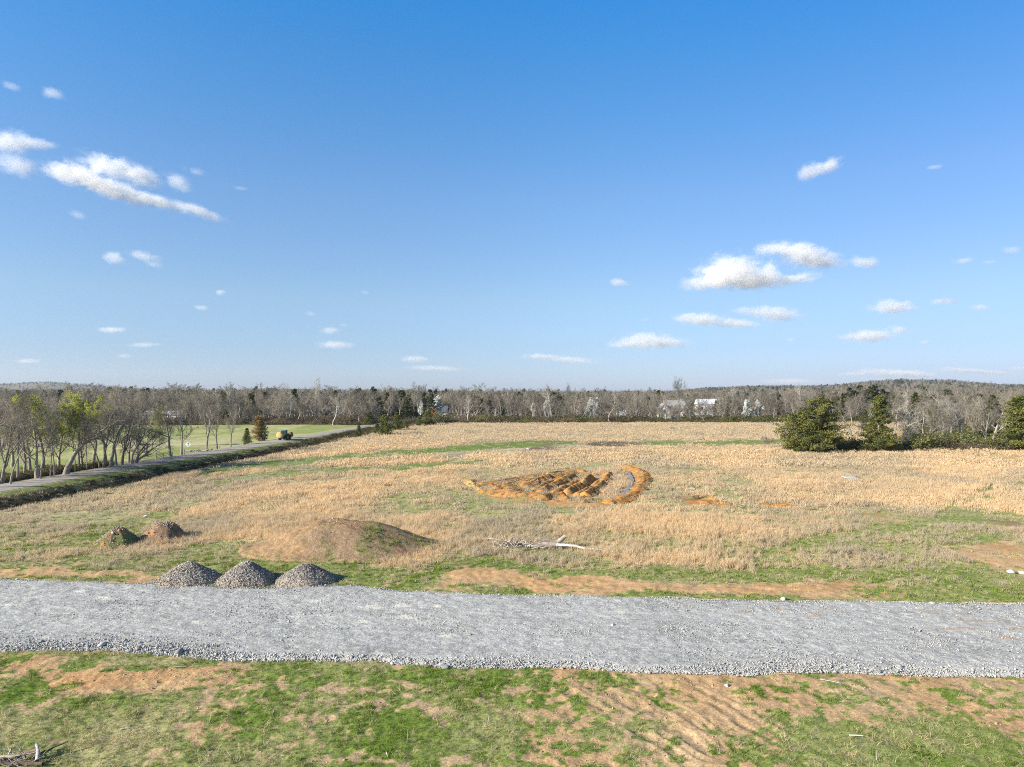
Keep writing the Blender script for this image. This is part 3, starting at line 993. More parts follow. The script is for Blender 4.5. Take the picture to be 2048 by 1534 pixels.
    for u in (377, 492, 610):          # stones rolled off the three piles
        m = 1300
        a = r.uniform(0, 6.283, m)
        q = 2.1 + np.abs(r.normal(0, .42, m))
        px, py = (u - 1024) / FOC * 50.2 + q * np.cos(a), 50.2 + q * np.sin(a)
        e0, e1 = road_edges(px)
        x, y = np.append(x, px), np.append(y, py)
        z = np.append(z, np.where(py < e1, .15, height(px, py) + .03))
        s = np.append(s, r.lognormal(-3.2, .3, m))
        tn = np.append(tn, np.clip(r.normal(.2, .15, m), 0, 1))
    scatter('loose_gravel', st, np.stack([x, y, z], 1), s, r.integers(0, 6, len(x)), tn, tilt=.6)


build_cover_plants()


# ----------------------------------------------------------------- trees
def norm(v):
    return v / (np.linalg.norm(v) + 1e-9)


def turn(v, ax, a):
    return v * math.cos(a) + np.cross(ax, v) * math.sin(a) + ax * np.dot(ax, v) * (1 - math.cos(a))


class Tubes:
    def __init__(s):
        s.v, s.f3, s.f4, s.n, s.tone = [], [], [], 0, []

    def tube(s, pts, rad, k, tone=.5):
        pts = np.asarray(pts)
        m = len(pts)
        d = np.gradient(pts, axis=0)
        d /= np.linalg.norm(d, axis=1)[:, None] + 1e-9
        ref = np.array((0.37, 0.91, 0.19))
        a = np.cross(d, ref)
        a /= np.linalg.norm(a, axis=1)[:, None] + 1e-9
        b = np.cross(d, a)
        w = np.arange(k) * 2 * math.pi / k
        v = pts[:, None, :] + np.asarray(rad)[:, None, None] * (a[:, None, :] * np.cos(w)[None, :, None] + b[:, None, :] * np.sin(w)[None, :, None])
        s.v.append(v.reshape(-1, 3))
        s.tone.append(np.full(m * k, tone))
        i = (np.arange(m - 1)[:, None] * k + np.arange(k)[None, :])
        j = (np.arange(m - 1)[:, None] * k + (np.arange(k) + 1)[None, :] % k)
        s.f4.append((s.n + np.stack([i, j, j + k, i + k], 2)).reshape(-1, 4))
        s.n += m * k

    def spikes(s, p0, p1, r, tone):
        """many three-sided twigs at once, with a kink in the middle"""
        p0, p1 = np.asarray(p0), np.asarray(p1)
        m = len(p0)
        if not m:
            return
        d = p1 - p0
        L = np.linalg.norm(d, axis=1)[:, None] + 1e-9
        d = d / L
        a = np.cross(d, np.array((.37, .91, .19)))
        a /= np.linalg.norm(a, axis=1)[:, None] + 1e-9
        b = np.cross(d, a)
        r = np.asarray(r)[:, None]
        vs = np.stack([p0 + a * r, p0 - a * r * .5 + b * r * .87, p0 - a * r * .5 - b * r * .87, p1], 1)
        s.v.append(vs.reshape(-1, 3))
        s.tone.append(np.repeat(tone, 4))
        q = s.n + np.arange(m)[:, None] * 4
        s.f3 += [q + np.array((0, 1, 3)), q + np.array((1, 2, 3)), q + np.array((2, 0, 3))]
        s.n += m * 4

    def quads(s, c, size, tone, r, flat=1.0):
        """leaf-sized faces at centres c, random facing"""
        c = np.asarray(c)
        m = len(c)
        if not m:
            return
        a = r.normal(0, 1, (m, 3))
        a[:, 2] *= flat
        a /= np.linalg.norm(a, axis=1)[:, None]
        b = r.normal(0, 1, (m, 3))
        b = np.cross(a, b)
        b /= np.linalg.norm(b, axis=1)[:, None] + 1e-9
        sz = np.asarray(size).reshape(-1, 1)
        vs = np.stack([c - a * sz, c - b * sz * .55, c + a * sz, c + b * sz * .55], 1)
        s.v.append(vs.reshape(-1, 3))
        s.tone.append(np.repeat(tone, 4))
        s.f4.append(s.n + np.arange(m)[:, None] * 4 + np.arange(4)[None, :])
        s.n += m * 4

    def mesh(s, name, mat):
        f = []
        if s.f4:
            f.append(np.concatenate(s.f4))
        if s.f3:
            f.append(np.concatenate(s.f3))
        me = np_mesh(name, np.concatenate(s.v), f, [mat])
        set_float(me, 'tone', np.clip(np.concatenate(s.tone), 0, 1))
        return me


def grow(seed, H=12.0, style='spread', nc=(9, 7, 6, 8), bark='bark', twig='twig', lean=(0, 0), leaf=None, nleaf=0, leafsize=.12,
         trunk_r=None, bare=.3, tw_r=.011, shape=None, stems=1, leaf_zone=None):
    """bare broadleaf tree; returns list of (part name, mesh)"""
    r = np.random.default_rng(seed)
    A, B, Lf = Tubes(), Tubes(), Tubes()
    st = {'spread': dict(ang=(48, 46, 45, 45), trop=(.0, .10, .06, .05), lr=(.46, .50, .48, .50), wob=(.07, .15, .2, .2)),
          'vase': dict(ang=(30, 34, 38, 40), trop=(.0, .10, .08, .06), lr=(.62, .46, .46, .48), wob=(.05, .10, .15, .2)),
          'tall': dict(ang=(42, 42, 44, 45), trop=(.0, .14, .08, .05), lr=(.34, .50, .48, .50), wob=(.04, .14, .2, .2)),
          'wild': dict(ang=(50, 50, 50, 50), trop=(.02, .05, .03, .02), lr=(.50, .55, .5, .5), wob=(.12, .22, .25, .25))}[style]
    tw0, tw1, twr = [], [], []
    tr = trunk_r or H * .021

    def br(p, d, L, rad, l):
        n = (9, 6, 4, 3)[l]
        pts, rads = [p], [rad]
        for i in range(n):
            d = norm(d + r.normal(0, st['wob'][l], 3) + np.array((lean[0] if l == 0 else 0, lean[1] if l == 0 else 0, st['trop'][l])) * (.22 if l == 0 else 1))
            p = p + d * L / n
            pts.append(p)
            t = (i + 1) / n
            rads.append(rad * (1 - .78 * t ** .9))
        pts = np.array(pts)
        if l == 0:
            rads[0] *= 1.45
            rads[1] *= 1.08
            pts[0][2] -= .5
        (A if l <= 1 else B).tube(pts, rads, (7, 5, 4, 3)[l], r.uniform(.2, .9))
        lo = (bare, .18, .15, .1)[l]
        for k in range(nc[l]):
            t = lo + (1 - lo) * (k + r.random()) / nc[l]
            f = t * n
            i = min(int(f), n - 1)
            q = pts[i] + (pts[i + 1] - pts[i]) * (f - i)
            dd = norm(pts[i + 1] - pts[i])
            ax = norm(np.cross(dd, r.normal(0, 1, 3)))
            ang = R(st['ang'][l] * r.uniform(.65, 1.25)) * (1.15 - .45 * t if l == 0 else 1)
            nd = turn(dd, ax, ang)
            if l == 0:
                az = k * 2.4 + r.normal(0, .35)
                hor = np.array((math.cos(az), math.sin(az), 0))
                nd = norm(dd * math.cos(ang) + hor * math.sin(ang))
            LL = L * st['lr'][l] * (1.15 - .55 * t) * r.uniform(.7, 1.25)
            if l == 0 and shape:
                LL *= shape(t)
            rr = max(np.interp(f, range(n + 1), rads) * (.62 if l == 0 else .6) * r.uniform(.75, 1.05), tw_r * .9)
            if l < 3 and l + 1 < len(nc):
                br(q, nd, LL, rr, l + 1)
            else:
                LL = max(LL, .35) * r.uniform(.8, 1.5)
                tw0.append(q)
                tw1.append(q + norm(nd + np.array((0, 0, .15))) * LL)
                twr.append(min(rr, tw_r) * r.uniform(.7, 1.2))
    for sidx in range(stems):
        if stems == 1:
            br(np.zeros(3), norm(np.array((lean[0] * .5, lean[1] * .5, 1.0))), H * .86, tr, 0)
        else:
            az = sidx * 6.283 / stems + r.uniform(0, 1)
            sp = r.uniform(.12, .32)
            br(np.array((math.cos(az) * .25, math.sin(az) * .25, 0)), norm(np.array((math.cos(az) * sp + lean[0], math.sin(az) * sp + lean[1], 1.0))), H * .86 * r.uniform(.8, 1.05), tr, 0)
    tw0, tw1, twr = np.array(tw0), np.array(tw1), np.array(twr)
    B.spikes(tw0, tw1, twr, r.uniform(0, 1, len(tw0)))
    # second flush of hair-thin twigs
    m = len(tw0)
    for k in range(1):
        t = r.uniform(.25, .9, m)[:, None]
        p = tw0 + (tw1 - tw0) * t
        L = np.linalg.norm(tw1 - tw0, axis=1)[:, None]
        d = (tw1 - tw0) / L + r.normal(0, .55, (m, 3))
        B.spikes(p, p + d * L * r.uniform(.35, .7, m)[:, None], twr * .75, r.uniform(0, 1, m))
    parts = [('trunk', A.mesh('trunk', M[bark])), ('crown', B.mesh('crown', M[twig]))]
    if leaf:
        sel = np.arange(m)
        if leaf_zone is not None:
            sel = sel[leaf_zone(tw1)]
        cs = []
        for k in range(nleaf):
            t = r.uniform(.2, 1.1, len(sel))[:, None]
            cs.append(tw0[sel] + (tw1[sel] - tw0[sel]) * t + r.normal(0, .10, (len(sel), 3)))
        cs = np.concatenate(cs)
        hz = vnoise(cs[:, 0] * .8 + cs[:, 2] * .7, cs[:, 1] * .8 + cs[:, 2] * .3, 3)
        Lf.quads(cs, leafsize * r.uniform(.6, 1.3, len(cs)), np.clip(hz + r.normal(0, .2, len(cs)), 0, 1), r)
        parts.append(('blossom' if leaf == 'blossom' else 'foliage', Lf.mesh('foliage', M[leaf])))
    H = float(np.percentile(tw1[:, 2], 99))
    return dict(parts=parts, H=H)


def evergreen(seed, H=10.0, Rm=3.0, prof=None, nb=90, ncl=5, nq=16, q=.26, mat='cedar', low=.03, brk=.12, stems=1, bark='bark', up=.25):
    r = np.random.default_rng(seed)
    A, B = Tubes(), Tubes()
    prof = prof or (lambda t: (1 - t) ** .75)
    cs, tn, szs = [], [], []
    for sidx in range(stems):
        off = np.zeros(3) if stems == 1 else np.append(r.normal(0, Rm * .3, 2), 0)
        hs = H * (1 if sidx == 0 else r.uniform(.7, .95))
        z = np.linspace(-.4, hs * .97, 9)
        pts = np.stack([off[0] + np.cumsum(r.normal(0, .05, 9)), off[1] + np.cumsum(r.normal(0, .05, 9)), z], 1)
        A.tube(pts, np.interp(z, [-.4, hs], [H * .022 + .04, .02]), 6)
        for k in range(nb // stems):
            t = low + (1 - low) * ((k + r.random()) / (nb // stems)) ** 1.05
            t = min(t, .985)
            if r.random() < brk:
                continue
            az = k * 2.4 + r.normal(0, .5)
            lump = .55 + .75 * vnoise(t * 5 + 3, math.cos(az) * 1.3 + math.sin(az) * 2.1 + 5, seed)
            L = Rm * prof(t) * lump * r.uniform(.75, 1.15) + .12
            p = np.array([np.interp(t * hs, z, pts[:, 0]), np.interp(t * hs, z, pts[:, 1]), t * hs])
            d = np.array((math.cos(az), math.sin(az), up * r.uniform(.2, 1.6)))
            e = p + d * L
            A.tube(np.array([p, p + d * L * .55 + (0, 0, -.05 * L), e]), [max(.012 * L + .012, .015), .012 * L + .008, .006], 3)
            tone = r.uniform(.1, .9)
            m = max(2, int(ncl * (.4 + .6 * L / Rm)))
            for j in range(m):
                s = .25 + .8 * (j + r.random()) / m
                c = p + d * L * s + r.normal(0, .12, 3) * min(1, L)
                n = int(nq * r.uniform(.6, 1.3))
                sg = (.16 + .20 * L / 3) * (1.15 - .35 * s)
                cs.append(c + r.normal(0, 1, (n, 3)) * np.array((sg, sg, sg * .55)))
                tn.append(np.clip(tone + r.normal(0, .15) + r.normal(0, .1, n), 0, 1))
                szs.append(q * r.uniform(.55, 1.2, n))
    c = np.concatenate(cs)
    B.quads(c, np.concatenate(szs), np.concatenate(tn), r, .8)
    return dict(parts=[('trunk', A.mesh('trunk', M[bark])), ('crown', B.mesh('crown', M[mat]))], H=H)


def bush(seed, H=2.0, Rm=1.6, n=900, q=.13, mat='shrub', stems=9):
    r = np.random.default_rng(seed)
    A, B = Tubes(), Tubes()
    cs = []
    for k in range(stems):
        az = k * 2.4 + r.random()
        e = np.array((math.cos(az) * Rm * r.uniform(.2, .75), math.sin(az) * Rm * r.uniform(.2, .75), H * r.uniform(.55, .95)))
        A.tube(np.array([(0, 0, -.2), e * .5 + (0, 0, H * .12), e]), [.05, .035, .012], 4)
        m = n // stems
        cs.append(e + r.normal(0, 1, (m, 3)) * np.array((Rm * .30, Rm * .30, H * .2)))
        p0 = np.repeat((e * .6)[None, :], 14, 0)
        B.spikes(p0, p0 + r.normal(0, 1, (14, 3)) * np.array((Rm * .4, Rm * .4, H * .3)) + (0, 0, H * .25), np.full(14, .012), np.full(14, .2))
    c = np.concatenate(cs)
    c[:, 2] = np.abs(c[:, 2] - .05) + .05
    tn = vnoise(c[:, 0] * 1.6 + c[:, 2], c[:, 1] * 1.6, seed) + r.normal(0, .15, len(c))
    B.quads(c, q * r.uniform(.6, 1.2, len(c)), tn, r)
    return dict(parts=[('stem', A.mesh('stem', M['bark'])), ('foliage', B.mesh('foliage', M[mat]))], H=H)


def plant(name, proto, x, y, h, label, cat, group=None, rz=None, wide=1.0, z=None):
    """stand one tree: an Empty at its foot with the trunk and crown as parts"""
    if rz is None:
        rz = random.uniform(0, 6.28)
    s = h / proto['H']
    z = float(height(x, y)) if z is None else z
    o = empty(name, (x, y, z - .03), rz, (s * wide, s * wide, s))
    for nm, me in proto['parts']:
        link(nm, me, o)
    return tag(o, label, cat, group)


def plant_px(name, proto, u, vb, vt, label, cat, group=None, **kw):
    x, y = ground_at(u, vb)
    return plant(name, proto, x, y, (vb - vt) / FOC * y, label, cat, group, **kw)
# ----------------------------------------------------------------- tree stock
def join_parts(name, parts):
    vs, fs, mi, mats, tone, n = [], [], [], [], [], 0
    f3, f4, m3, m4 = [], [], [], []
    for k, (nm, me) in enumerate(parts):
        v = np.empty(len(me.vertices) * 3, np.float32)
        me.vertices.foreach_get('co', v)
        vs.append(v.reshape(-1, 3))
        li = np.empty(len(me.loops), np.int32)
        me.loops.foreach_get('vertex_index', li)
        tot = np.empty(len(me.polygons), np.int32)
        me.polygons.foreach_get('loop_total', tot)
        st = np.empty(len(me.polygons), np.int32)
        me.polygons.foreach_get('loop_start', st)
        for q, fl, ml in ((3, f3, m3), (4, f4, m4)):
            s = st[tot == q]
            if len(s):
                fl.append(li[s[:, None] + np.arange(q)[None, :]] + n)
                ml.append(np.full(len(s), k))
        t = np.empty(len(me.vertices), np.float32)
        me.attributes['tone'].data.foreach_get('value', t)
        tone.append(t)
        mats.append(me.materials[0])
        n += len(me.vertices)
    f = []
    mi = []
    if f4:
        f.append(np.concatenate(f4))
        mi += m4
    if f3:
        f.append(np.concatenate(f3))
        mi += m3
    me = np_mesh(name, np.concatenate(vs), f, mats, False, np.concatenate(mi))
    set_float(me, 'tone', np.concatenate(tone))
    return me


BARE = [grow(11, 12, 'spread', bare=.22), grow(12, 12, 'vase', nc=(9, 8, 6, 8), bare=.22), grow(13, 13, 'spread', nc=(14, 7, 5, 8), bare=.25, shape=lambda t: .75), grow(14, 12, 'wild', nc=(9, 7, 6, 7), bare=.2),
        grow(15, 12, 'spread', nc=(12, 7, 6, 7), bare=.15), grow(16, 13, 'wild', nc=(12, 7, 6, 7), bare=.25, shape=lambda t: .8), grow(17, 12, 'vase', nc=(11, 7, 6, 7), bare=.15)]
ROW = [grow(31, 13, 'vase', nc=(10, 7, 6, 6), lean=(.22, -.1), trunk_r=.30, bare=.16, tw_r=.009), grow(32, 13, 'vase', nc=(11, 7, 5, 6), trunk_r=.19, bare=.28, tw_r=.009, shape=lambda t: .7),
       grow(33, 13, 'wild', nc=(9, 7, 6, 6), trunk_r=.32, bare=.22, tw_r=.009), grow(34, 12, 'vase', nc=(8, 6, 5, 5), trunk_r=.14, bare=.35, lean=(.30, 0), tw_r=.009, shape=lambda t: .7)]
LEAN = grow(35, 13, 'wild', nc=(10, 8, 7, 7), lean=(.55, -.05), trunk_r=.40, bare=.30, tw_r=.009)
MULTI = grow(36, 8, 'wild', nc=(6, 6, 5, 6), lean=(.45, 0), trunk_r=.18, bare=.12, stems=4)
PALE = [grow(41, 15, 'tall', nc=(11, 7, 6, 7), bark='pale_bark', twig='pale_twig', bare=.42, trunk_r=.30), grow(42, 13, 'wild', nc=(9, 7, 6, 7), bark='pale_bark', twig='pale_twig', bare=.35)]
FAN = grow(43, 15, 'vase', nc=(11, 9, 7, 7), bare=.42, shape=lambda t: 1.1, trunk_r=.28)
GREEN = [grow(51, 12, 'wild', nc=(9, 8, 6, 7), leaf='bud', nleaf=3, leafsize=.105), grow(52, 12, 'vase', nc=(9, 8, 6, 7), leaf='bud', nleaf=3, leafsize=.105, trunk_r=.17)]
BLOSSOM = [grow(55, 7, 'spread', nc=(13, 7, 5, 6), leaf='blossom', nleaf=5, leafsize=.17, bare=.15), grow(56, 6, 'spread', nc=(10, 7, 5, 6), leaf='blossom', nleaf=5, leafsize=.15, bare=.12)]
CEDAR_BROAD = evergreen(61, 11, 5.2, lambda t: (.75 + .25 * min(1, t * 5)) * (1.02 - .42 * t) if t < .78 else .70 * ((1 - t) / .22) ** .5, nb=240, ncl=7, nq=42, q=.17, stems=3, low=.05, brk=.03)
CEDAR_TALL = evergreen(62, 11, 3.6, lambda t: (1.02 - .8 * t) * (1 if t < .9 else ((1 - t) / .1) ** .4), nb=140, ncl=6, nq=42, q=.16, brk=.08, low=.03)
CEDAR_CONE = [evergreen(63, 5, 1.5, lambda t: (1 - t) ** .8 * (.7 + .3 * min(1, t * 6)), nb=90, ncl=4, nq=34, q=.11, brk=.03), evergreen(64, 5, 2.1, lambda t: (1 - t ** 2) ** .8, nb=90, ncl=5, nq=34, q=.12, brk=.05)]
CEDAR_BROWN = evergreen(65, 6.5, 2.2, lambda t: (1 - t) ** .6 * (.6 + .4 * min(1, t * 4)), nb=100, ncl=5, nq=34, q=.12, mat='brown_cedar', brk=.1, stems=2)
_me = CEDAR_BROWN['parts'][1][1]          # tone runs from rusty on the left to dark green on the right
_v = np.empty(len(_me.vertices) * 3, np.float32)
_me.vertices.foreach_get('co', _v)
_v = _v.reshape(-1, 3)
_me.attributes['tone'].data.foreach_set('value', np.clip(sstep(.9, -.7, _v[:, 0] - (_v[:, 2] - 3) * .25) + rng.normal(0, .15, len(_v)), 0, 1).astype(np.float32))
PINE = [evergreen(66, 11, 3.2, lambda t: 0.05 if t < .3 else (1.15 - t) ** .7 * .9, nb=80, ncl=6, nq=16, q=.3, mat='pine', brk=.15), evergreen(67, 12, 3.4, lambda t: (1.03 - t) ** .8, nb=100, ncl=6, nq=24, q=.22, brk=.12, mat='wood_cedar')]
SHRUB = [bush(71), bush(72, 2.2, 1.9, 1100)]
REDBUSH = bush(73, 2.4, 1.5, 800, mat='red_shrub')
SAPLING = grow(74, 4, 'vase', nc=(9, 6, 4, 4), bare=.08, trunk_r=.06, stems=3)

# ----------------------------------------------------------------- near row beside the lane
RG = 'bare trees beside the lane'
row = [  # u, base v, top v, stock, width, turn, label
    (-48, 985, 800, ROW[2], 1.0, 1.0, 'dark bare tree standing at the very edge of the view beside the lane'),
    (4, 972, 792, ROW[0], 1.0, .2, 'thick dark bare tree leaning towards the lane, leftmost of the roadside row'),
    (20, 975, 800, ROW[3], .9, .3, 'thin pale leaning stem beside the lane, just right of the leftmost thick tree'),
    (36, 966, 790, ROW[1], .9, 2.0, 'slim grey tree with fine twigs in the left part of the roadside row'),
    (74, 962, 795, ROW[2], .9, 3.6, 'thick forked bare tree just left of the leafing tree by the lane'),
    (81, 964, 815, ROW[3], 1.0, 5.9, 'pale thin stem leaning right between the forked tree and two thin poles'),
    (101, 959, 812, ROW[1], .55, 1.2, 'thin straight pole of a tree, left of a pair beside the lane'),
    (109, 957, 806, ROW[1], .6, 4.2, 'thin straight pole of a tree, right of a pair beside the lane'),
    (131, 955, 800, LEAN, 1.05, .0, 'big dark trunk leaning far to the right over the lane verge'),
    (151, 948, 818, ROW[1], .6, 3.1, 'small upright bare tree under the big leaning trunk by the lane'),
    (173, 945, 826, ROW[3], .8, 2.2, 'slight bare sapling with pale trunk, between leaning trunk and tree clump'),
    (200, 942, 806, ROW[3], 1.0, 3.3, 'bare tree leaning left away from the dark tree clump by the lane'),
    (207, 941, 790, ROW[1], 1.0, .5, 'straight dark trunk at the left of the close clump by the lane'),
    (222, 939, 786, ROW[2], .9, 1.9, 'tall twiggy tree in the middle of the close clump by the lane'),
    (233, 937, 792, ROW[1], 1.0, 2.9, 'straight bare tree right of middle in the clump by the lane'),
    (243, 935, 784, ROW[0], 1.05, .4, 'tall bare tree arching right at the right of the clump by the lane'),
    (186, 925, 790, BARE[3], 1.0, 2.2, 'bare crown rising behind the close clump of lane trees'),
    (118, 938, 788, BARE[4], 1.0, 4.9, 'bare crown rising behind the big leaning trunk'),
    (60, 945, 786, BARE[0], 1.0, .9, 'bare crown rising behind the forked tree by the lane'),
    (276, 920, 795, BARE[6], .9, 3.9, 'bare crown rising just behind the low many-stemmed tree'),
    (-20, 950, 786, BARE[1], 1.0, .9, 'bare tree behind the leftmost roadside trunk'),
]
row += [
    (48, 955, 800, BARE[4], 1.0, 2.4, 'bushy bare tree behind the pale leaning stem at the left'),
    (165, 935, 800, BARE[4], 1.0, 5.7, 'bushy bare tree filling the gap behind the leaning trunk'),
    (212, 926, 782, BARE[0], 1.1, 1.7, 'tall bushy bare tree behind the left of the close clump'),
    (258, 928, 796, BARE[4], .9, 4.7, 'bushy bare tree between the close clump and the low many-stemmed tree'),
    (292, 912, 798, BARE[0], .9, 5.2, 'bare tree standing behind the right end of the roadside clump'),
    (25, 935, 792, BARE[6], 1.2, .2, 'bare tree farther back in the left roadside wood'),
    (-8, 965, 798, BARE[0], 1.0, 3.0, 'bushy bare tree at the left edge beside the leftmost trunk'),
]
for u, vb, vt, st, w, rz, lab in row:
    plant_px('bare_tree', st, u, vb, vt, lab, 'tree', RG, rz=rz, wide=w)
plant_px('leaning_tree', MULTI, 266, 932, 845, 'low dark many-stemmed tree leaning right beside the lane', 'tree', rz=0, wide=1.15)
plant_px('budding_tree', GREEN[0], 86, 952, 793, 'bare tree flushing yellow-green leaves, left of two leafing trees by the lane', 'tree', 'leafing trees', rz=.6, wide=1.25)
plant_px('budding_tree', GREEN[1], 158, 944, 790, 'larger leafing tree with bright green crown behind the big leaning trunk', 'tree', 'leafing trees', rz=2.4, wide=1.15)
plant_px('budding_tree', GREEN[1], 318, 893, 815, 'small bright green leafing tree at the right end of the lane clump', 'tree', 'leafing trees', rz=4.1, wide=.8)
AV = 'lone bare trees lining the lane'
for u, vb, vt, st, w, rz, lab in [
        (341, 917, 800, BARE[5], .9, 1.1, 'slim bare tree nearest the farm gate, first of the spaced lane trees'),
        (363, 914, 782, BARE[1], 1.0, .4, 'broad bare tree with forked trunk just left of the diamond sign'),
        (414, 906, 786, BARE[6], .95, 2.0, 'bare tree with low fork just right of the diamond sign'),
        (434, 902, 792, BARE[1], .85, 3.1, 'bare forked tree second to the right of the diamond sign'),
        (461, 898, 802, BARE[0], .85, 4.4, 'small bare tree last of the lane row, left of a dark cone cedar')]:
    plant_px('bare_tree', st, u, vb, vt, lab, 'tree', AV, rz=rz, wide=w)
# evergreens along the lane
plant_px('cedar_tree', CEDAR_CONE[0], 494.5, 892, 860, 'small dark cone-shaped cedar on the lane verge left of the rusty cedar', 'tree', wide=1.0)
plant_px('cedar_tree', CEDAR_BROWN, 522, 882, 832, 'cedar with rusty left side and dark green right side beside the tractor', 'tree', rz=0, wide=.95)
CG = 'cedars dotted along the lane'
for u, vb, vt, k, w, lab in [(717, 873, 849, 0, 1.15, 'small round dark cedar alone on the right lane verge'), (740, 853, 826, 1, 1.05, 'dark cedar on the far left verge where the lane bends'),
                             (754, 868, 846, 1, .95, 'low cedar at the left foot of the big verge cedar'), (770, 869, 829, 1, .95, 'biggest dark cedar of the clump on the lane verge'),
                             (795, 860, 824, 0, 1.1, 'narrow cedar just right of the big verge cedar'), (811, 857, 841, 1, 1.1, 'small low cedar between two cedar clumps on the field edge'),
                             (838, 851, 832, 1, 1.0, 'low cedar at the left foot of the far field-corner cedar'), (855, 850, 821, 1, 1.0, 'dark cedar at the field corner where the lane vanishes')]:
    plant_px('cedar_tree', CEDAR_CONE[k], u, vb, vt, lab, 'tree', CG, wide=w)
plant_px('shrub', SHRUB[1], 885, 847, 829, 'olive shrub at the field corner right of the last verge cedar', 'shrub', wide=1.3)
plant_px('shrub', SHRUB[0], 866, 850, 841, 'small olive shrub against the field-corner cedar', 'shrub', wide=1.0)
plant_px('shrub', REDBUSH, 862, 840, 822, 'rusty red bush beside the white truck', 'shrub', wide=.9)
plant_px('blossom_tree', BLOSSOM[0], 871, 838, 792, 'large white blossoming tree behind the white truck', 'tree', 'white blossoming trees', wide=1.25)
for u, vb, vt, k, w, lab in [(841, 838, 805, 1, .7, 'small white blossoming tree left of the large blossoming tree'), (1174, 842, 799, 0, .8, 'white blossoming tree left of the small white-roofed house'),
                             (1194, 841, 798, 1, .7, 'white blossoming tree behind the small white-roofed house'), (1493, 844, 801, 1, .85, 'round white blossoming tree right of the dark cedar by the barn'),
                             (1513, 843, 803, 0, .8, 'second white blossoming tree right of the barn'), (1068, 844, 808, 1, .7, 'thin pale blossoming tree under the fan-crowned tree'),
                             (1096, 842, 803, 1, .8, 'pale blossoming tree behind the fan-crowned tree')]:
    plant_px('blossom_tree', BLOSSOM[k], u, vb, vt, lab, 'tree', 'white blossoming trees', wide=w)
# stand-out trees of the far tree line
for u, vb, vt, st, w, lab in [(463, 846, 762, PALE[0], .9, 'tall pale-barked tree rising behind the pasture above the lane row'), (636, 840, 755, PALE[0], .85, 'tallest pale-limbed tree standing behind the green pasture'),
                              (644, 839, 772, PALE[1], .8, 'pale-stemmed tree pressed against the tallest pale tree'), (838, 838, 765, BARE[1], 1.1, 'tall grey forked tree rising left of the large blossoming tree'),
                              (1094, 840, 770, FAN, .95, 'fan-crowned bare tree rising above the wood line in mid field'), (1136, 838, 767, FAN, .55, 'narrow fan-crowned tree rising right of the wider fan crown'),
                              (1225, 843, 786, PALE[1], .85, 'pale spreading tree in front of the wood between houses'), (1358, 842, 753, FAN, .8, 'tallest fan-crowned tree standing before the white farmhouse'),
                              (1462, 838, 772, PALE[0], .7, 'pale upright tree behind the dark cedar by the barn'), (1526, 838, 778, BARE[1], 1.0, 'bare tree right of the paired white blossom trees'),
                              (1603, 836, 766, PALE[0], .8, 'tall pale tree rising left of the broad cedar'), (577, 845, 782, PALE[1], .8, 'pale-trunked tree in the wood edge above the tractor')]:
    plant_px('bare_tree', st, u, vb, vt, lab, 'tree', 'stand-out trees of the far tree line', wide=w)
for u, vb, vt, k, w, lab in [(446, 846, 784, 0, .8, 'yellow-green evergreen behind the lane row, left of the tall pale tree'), (503, 846, 786, 0, .8, 'yellow-green evergreen above the rusty cedar'),
                             (1004, 842, 799, 1, .8, 'dark evergreen in the wood line at mid field'), (1061, 838, 790, 1, .6, 'narrow dark evergreen left of the fan-crowned tree'),
                             (1460, 839, 792, 1, .95, 'big dark conical cedar between barn and blossom trees'), (1373, 843, 824, 1, 1.5, 'low dark evergreen at the foot of the tallest fan-crowned tree'),
                             (1186, 838, 808, 1, .7, 'dark evergreen beside the small white-roofed house'), (1385, 838, 806, 1, .7, 'dark evergreen between farmhouse and barn'), (945, 838, 793, 0, .7, 'yellow-green evergreen in the wood right of the truck')]:
    plant_px('evergreen_tree', PINE[k], u, vb, vt, lab, 'tree', 'evergreens of the far tree line', wide=w)
# group at the right field edge
plant_px('cedar_tree', CEDAR_BROAD, 1636, 904, 797, 'broad dark cedar with wide skirts at the right field edge', 'tree', rz=.4, wide=.98)
plant_px('cedar_tree', CEDAR_CONE[1], 1588, 902, 868, 'low dark cedar at the left skirt of the broad cedar', 'tree', rz=1.4, wide=1.1)
plant_px('cedar_tree', CEDAR_TALL, 1755, 905, 794, 'tall ragged cedar second from the left at the right field edge', 'tree', rz=2.0, wide=.95)
plant_px('cedar_tree', CEDAR_TALL, 2040, 903, 794, 'large green cedar at the far right edge of the field', 'tree', rz=4.0, wide=1.25)
plant_px('bush_sapling', SAPLING, 1533, 896, 871, 'small leafless bush alone in the tan field left of the broad cedar', 'shrub', wide=1.1)
RGT = 'bare trees of the right field edge'
for u, vb, vt, st, w, rz, lab in [(1701, 888, 800, BARE[3], .95, .5, 'grey bare tree between the broad and the ragged cedar'), (1800, 903, 787, PALE[1], .75, 1.2, 'pale crooked tree right of the ragged cedar'),
                                  (1811, 902, 808, PALE[1], .7, 0, 'pale low-limbed tree standing just right of the crooked tree'), (1790, 888, 790, BARE[0], 1.0, 2.7, 'reddish grey bare tree behind the crooked pale tree'),
                                  (1890, 886, 783, PALE[1], 1.05, 3.0, 'wide pale-limbed tree in the middle of the right wood edge'), (1882, 895, 832, BARE[4], 1.0, 3.3, 'small bare tree in front of the wide pale-limbed tree'),
                                  (1969, 893, 795, BARE[1], 1.2, 4.0, 'broad fan-shaped bare tree left of the far right cedar'), (2012, 897, 830, PALE[1], .7, 1.8, 'slim pale tree just left of the far right cedar'),
                                  (1850, 890, 800, BARE[3], .9, 5.0, 'tangled bare tree right of the low-limbed pale tree'), (1925, 888, 790, BARE[5], 1.0, .3, 'upright bare tree above the brush pile')]:
    plant_px('bare_tree', st, u, vb, vt, lab, 'tree', RGT, rz=rz, wide=w)
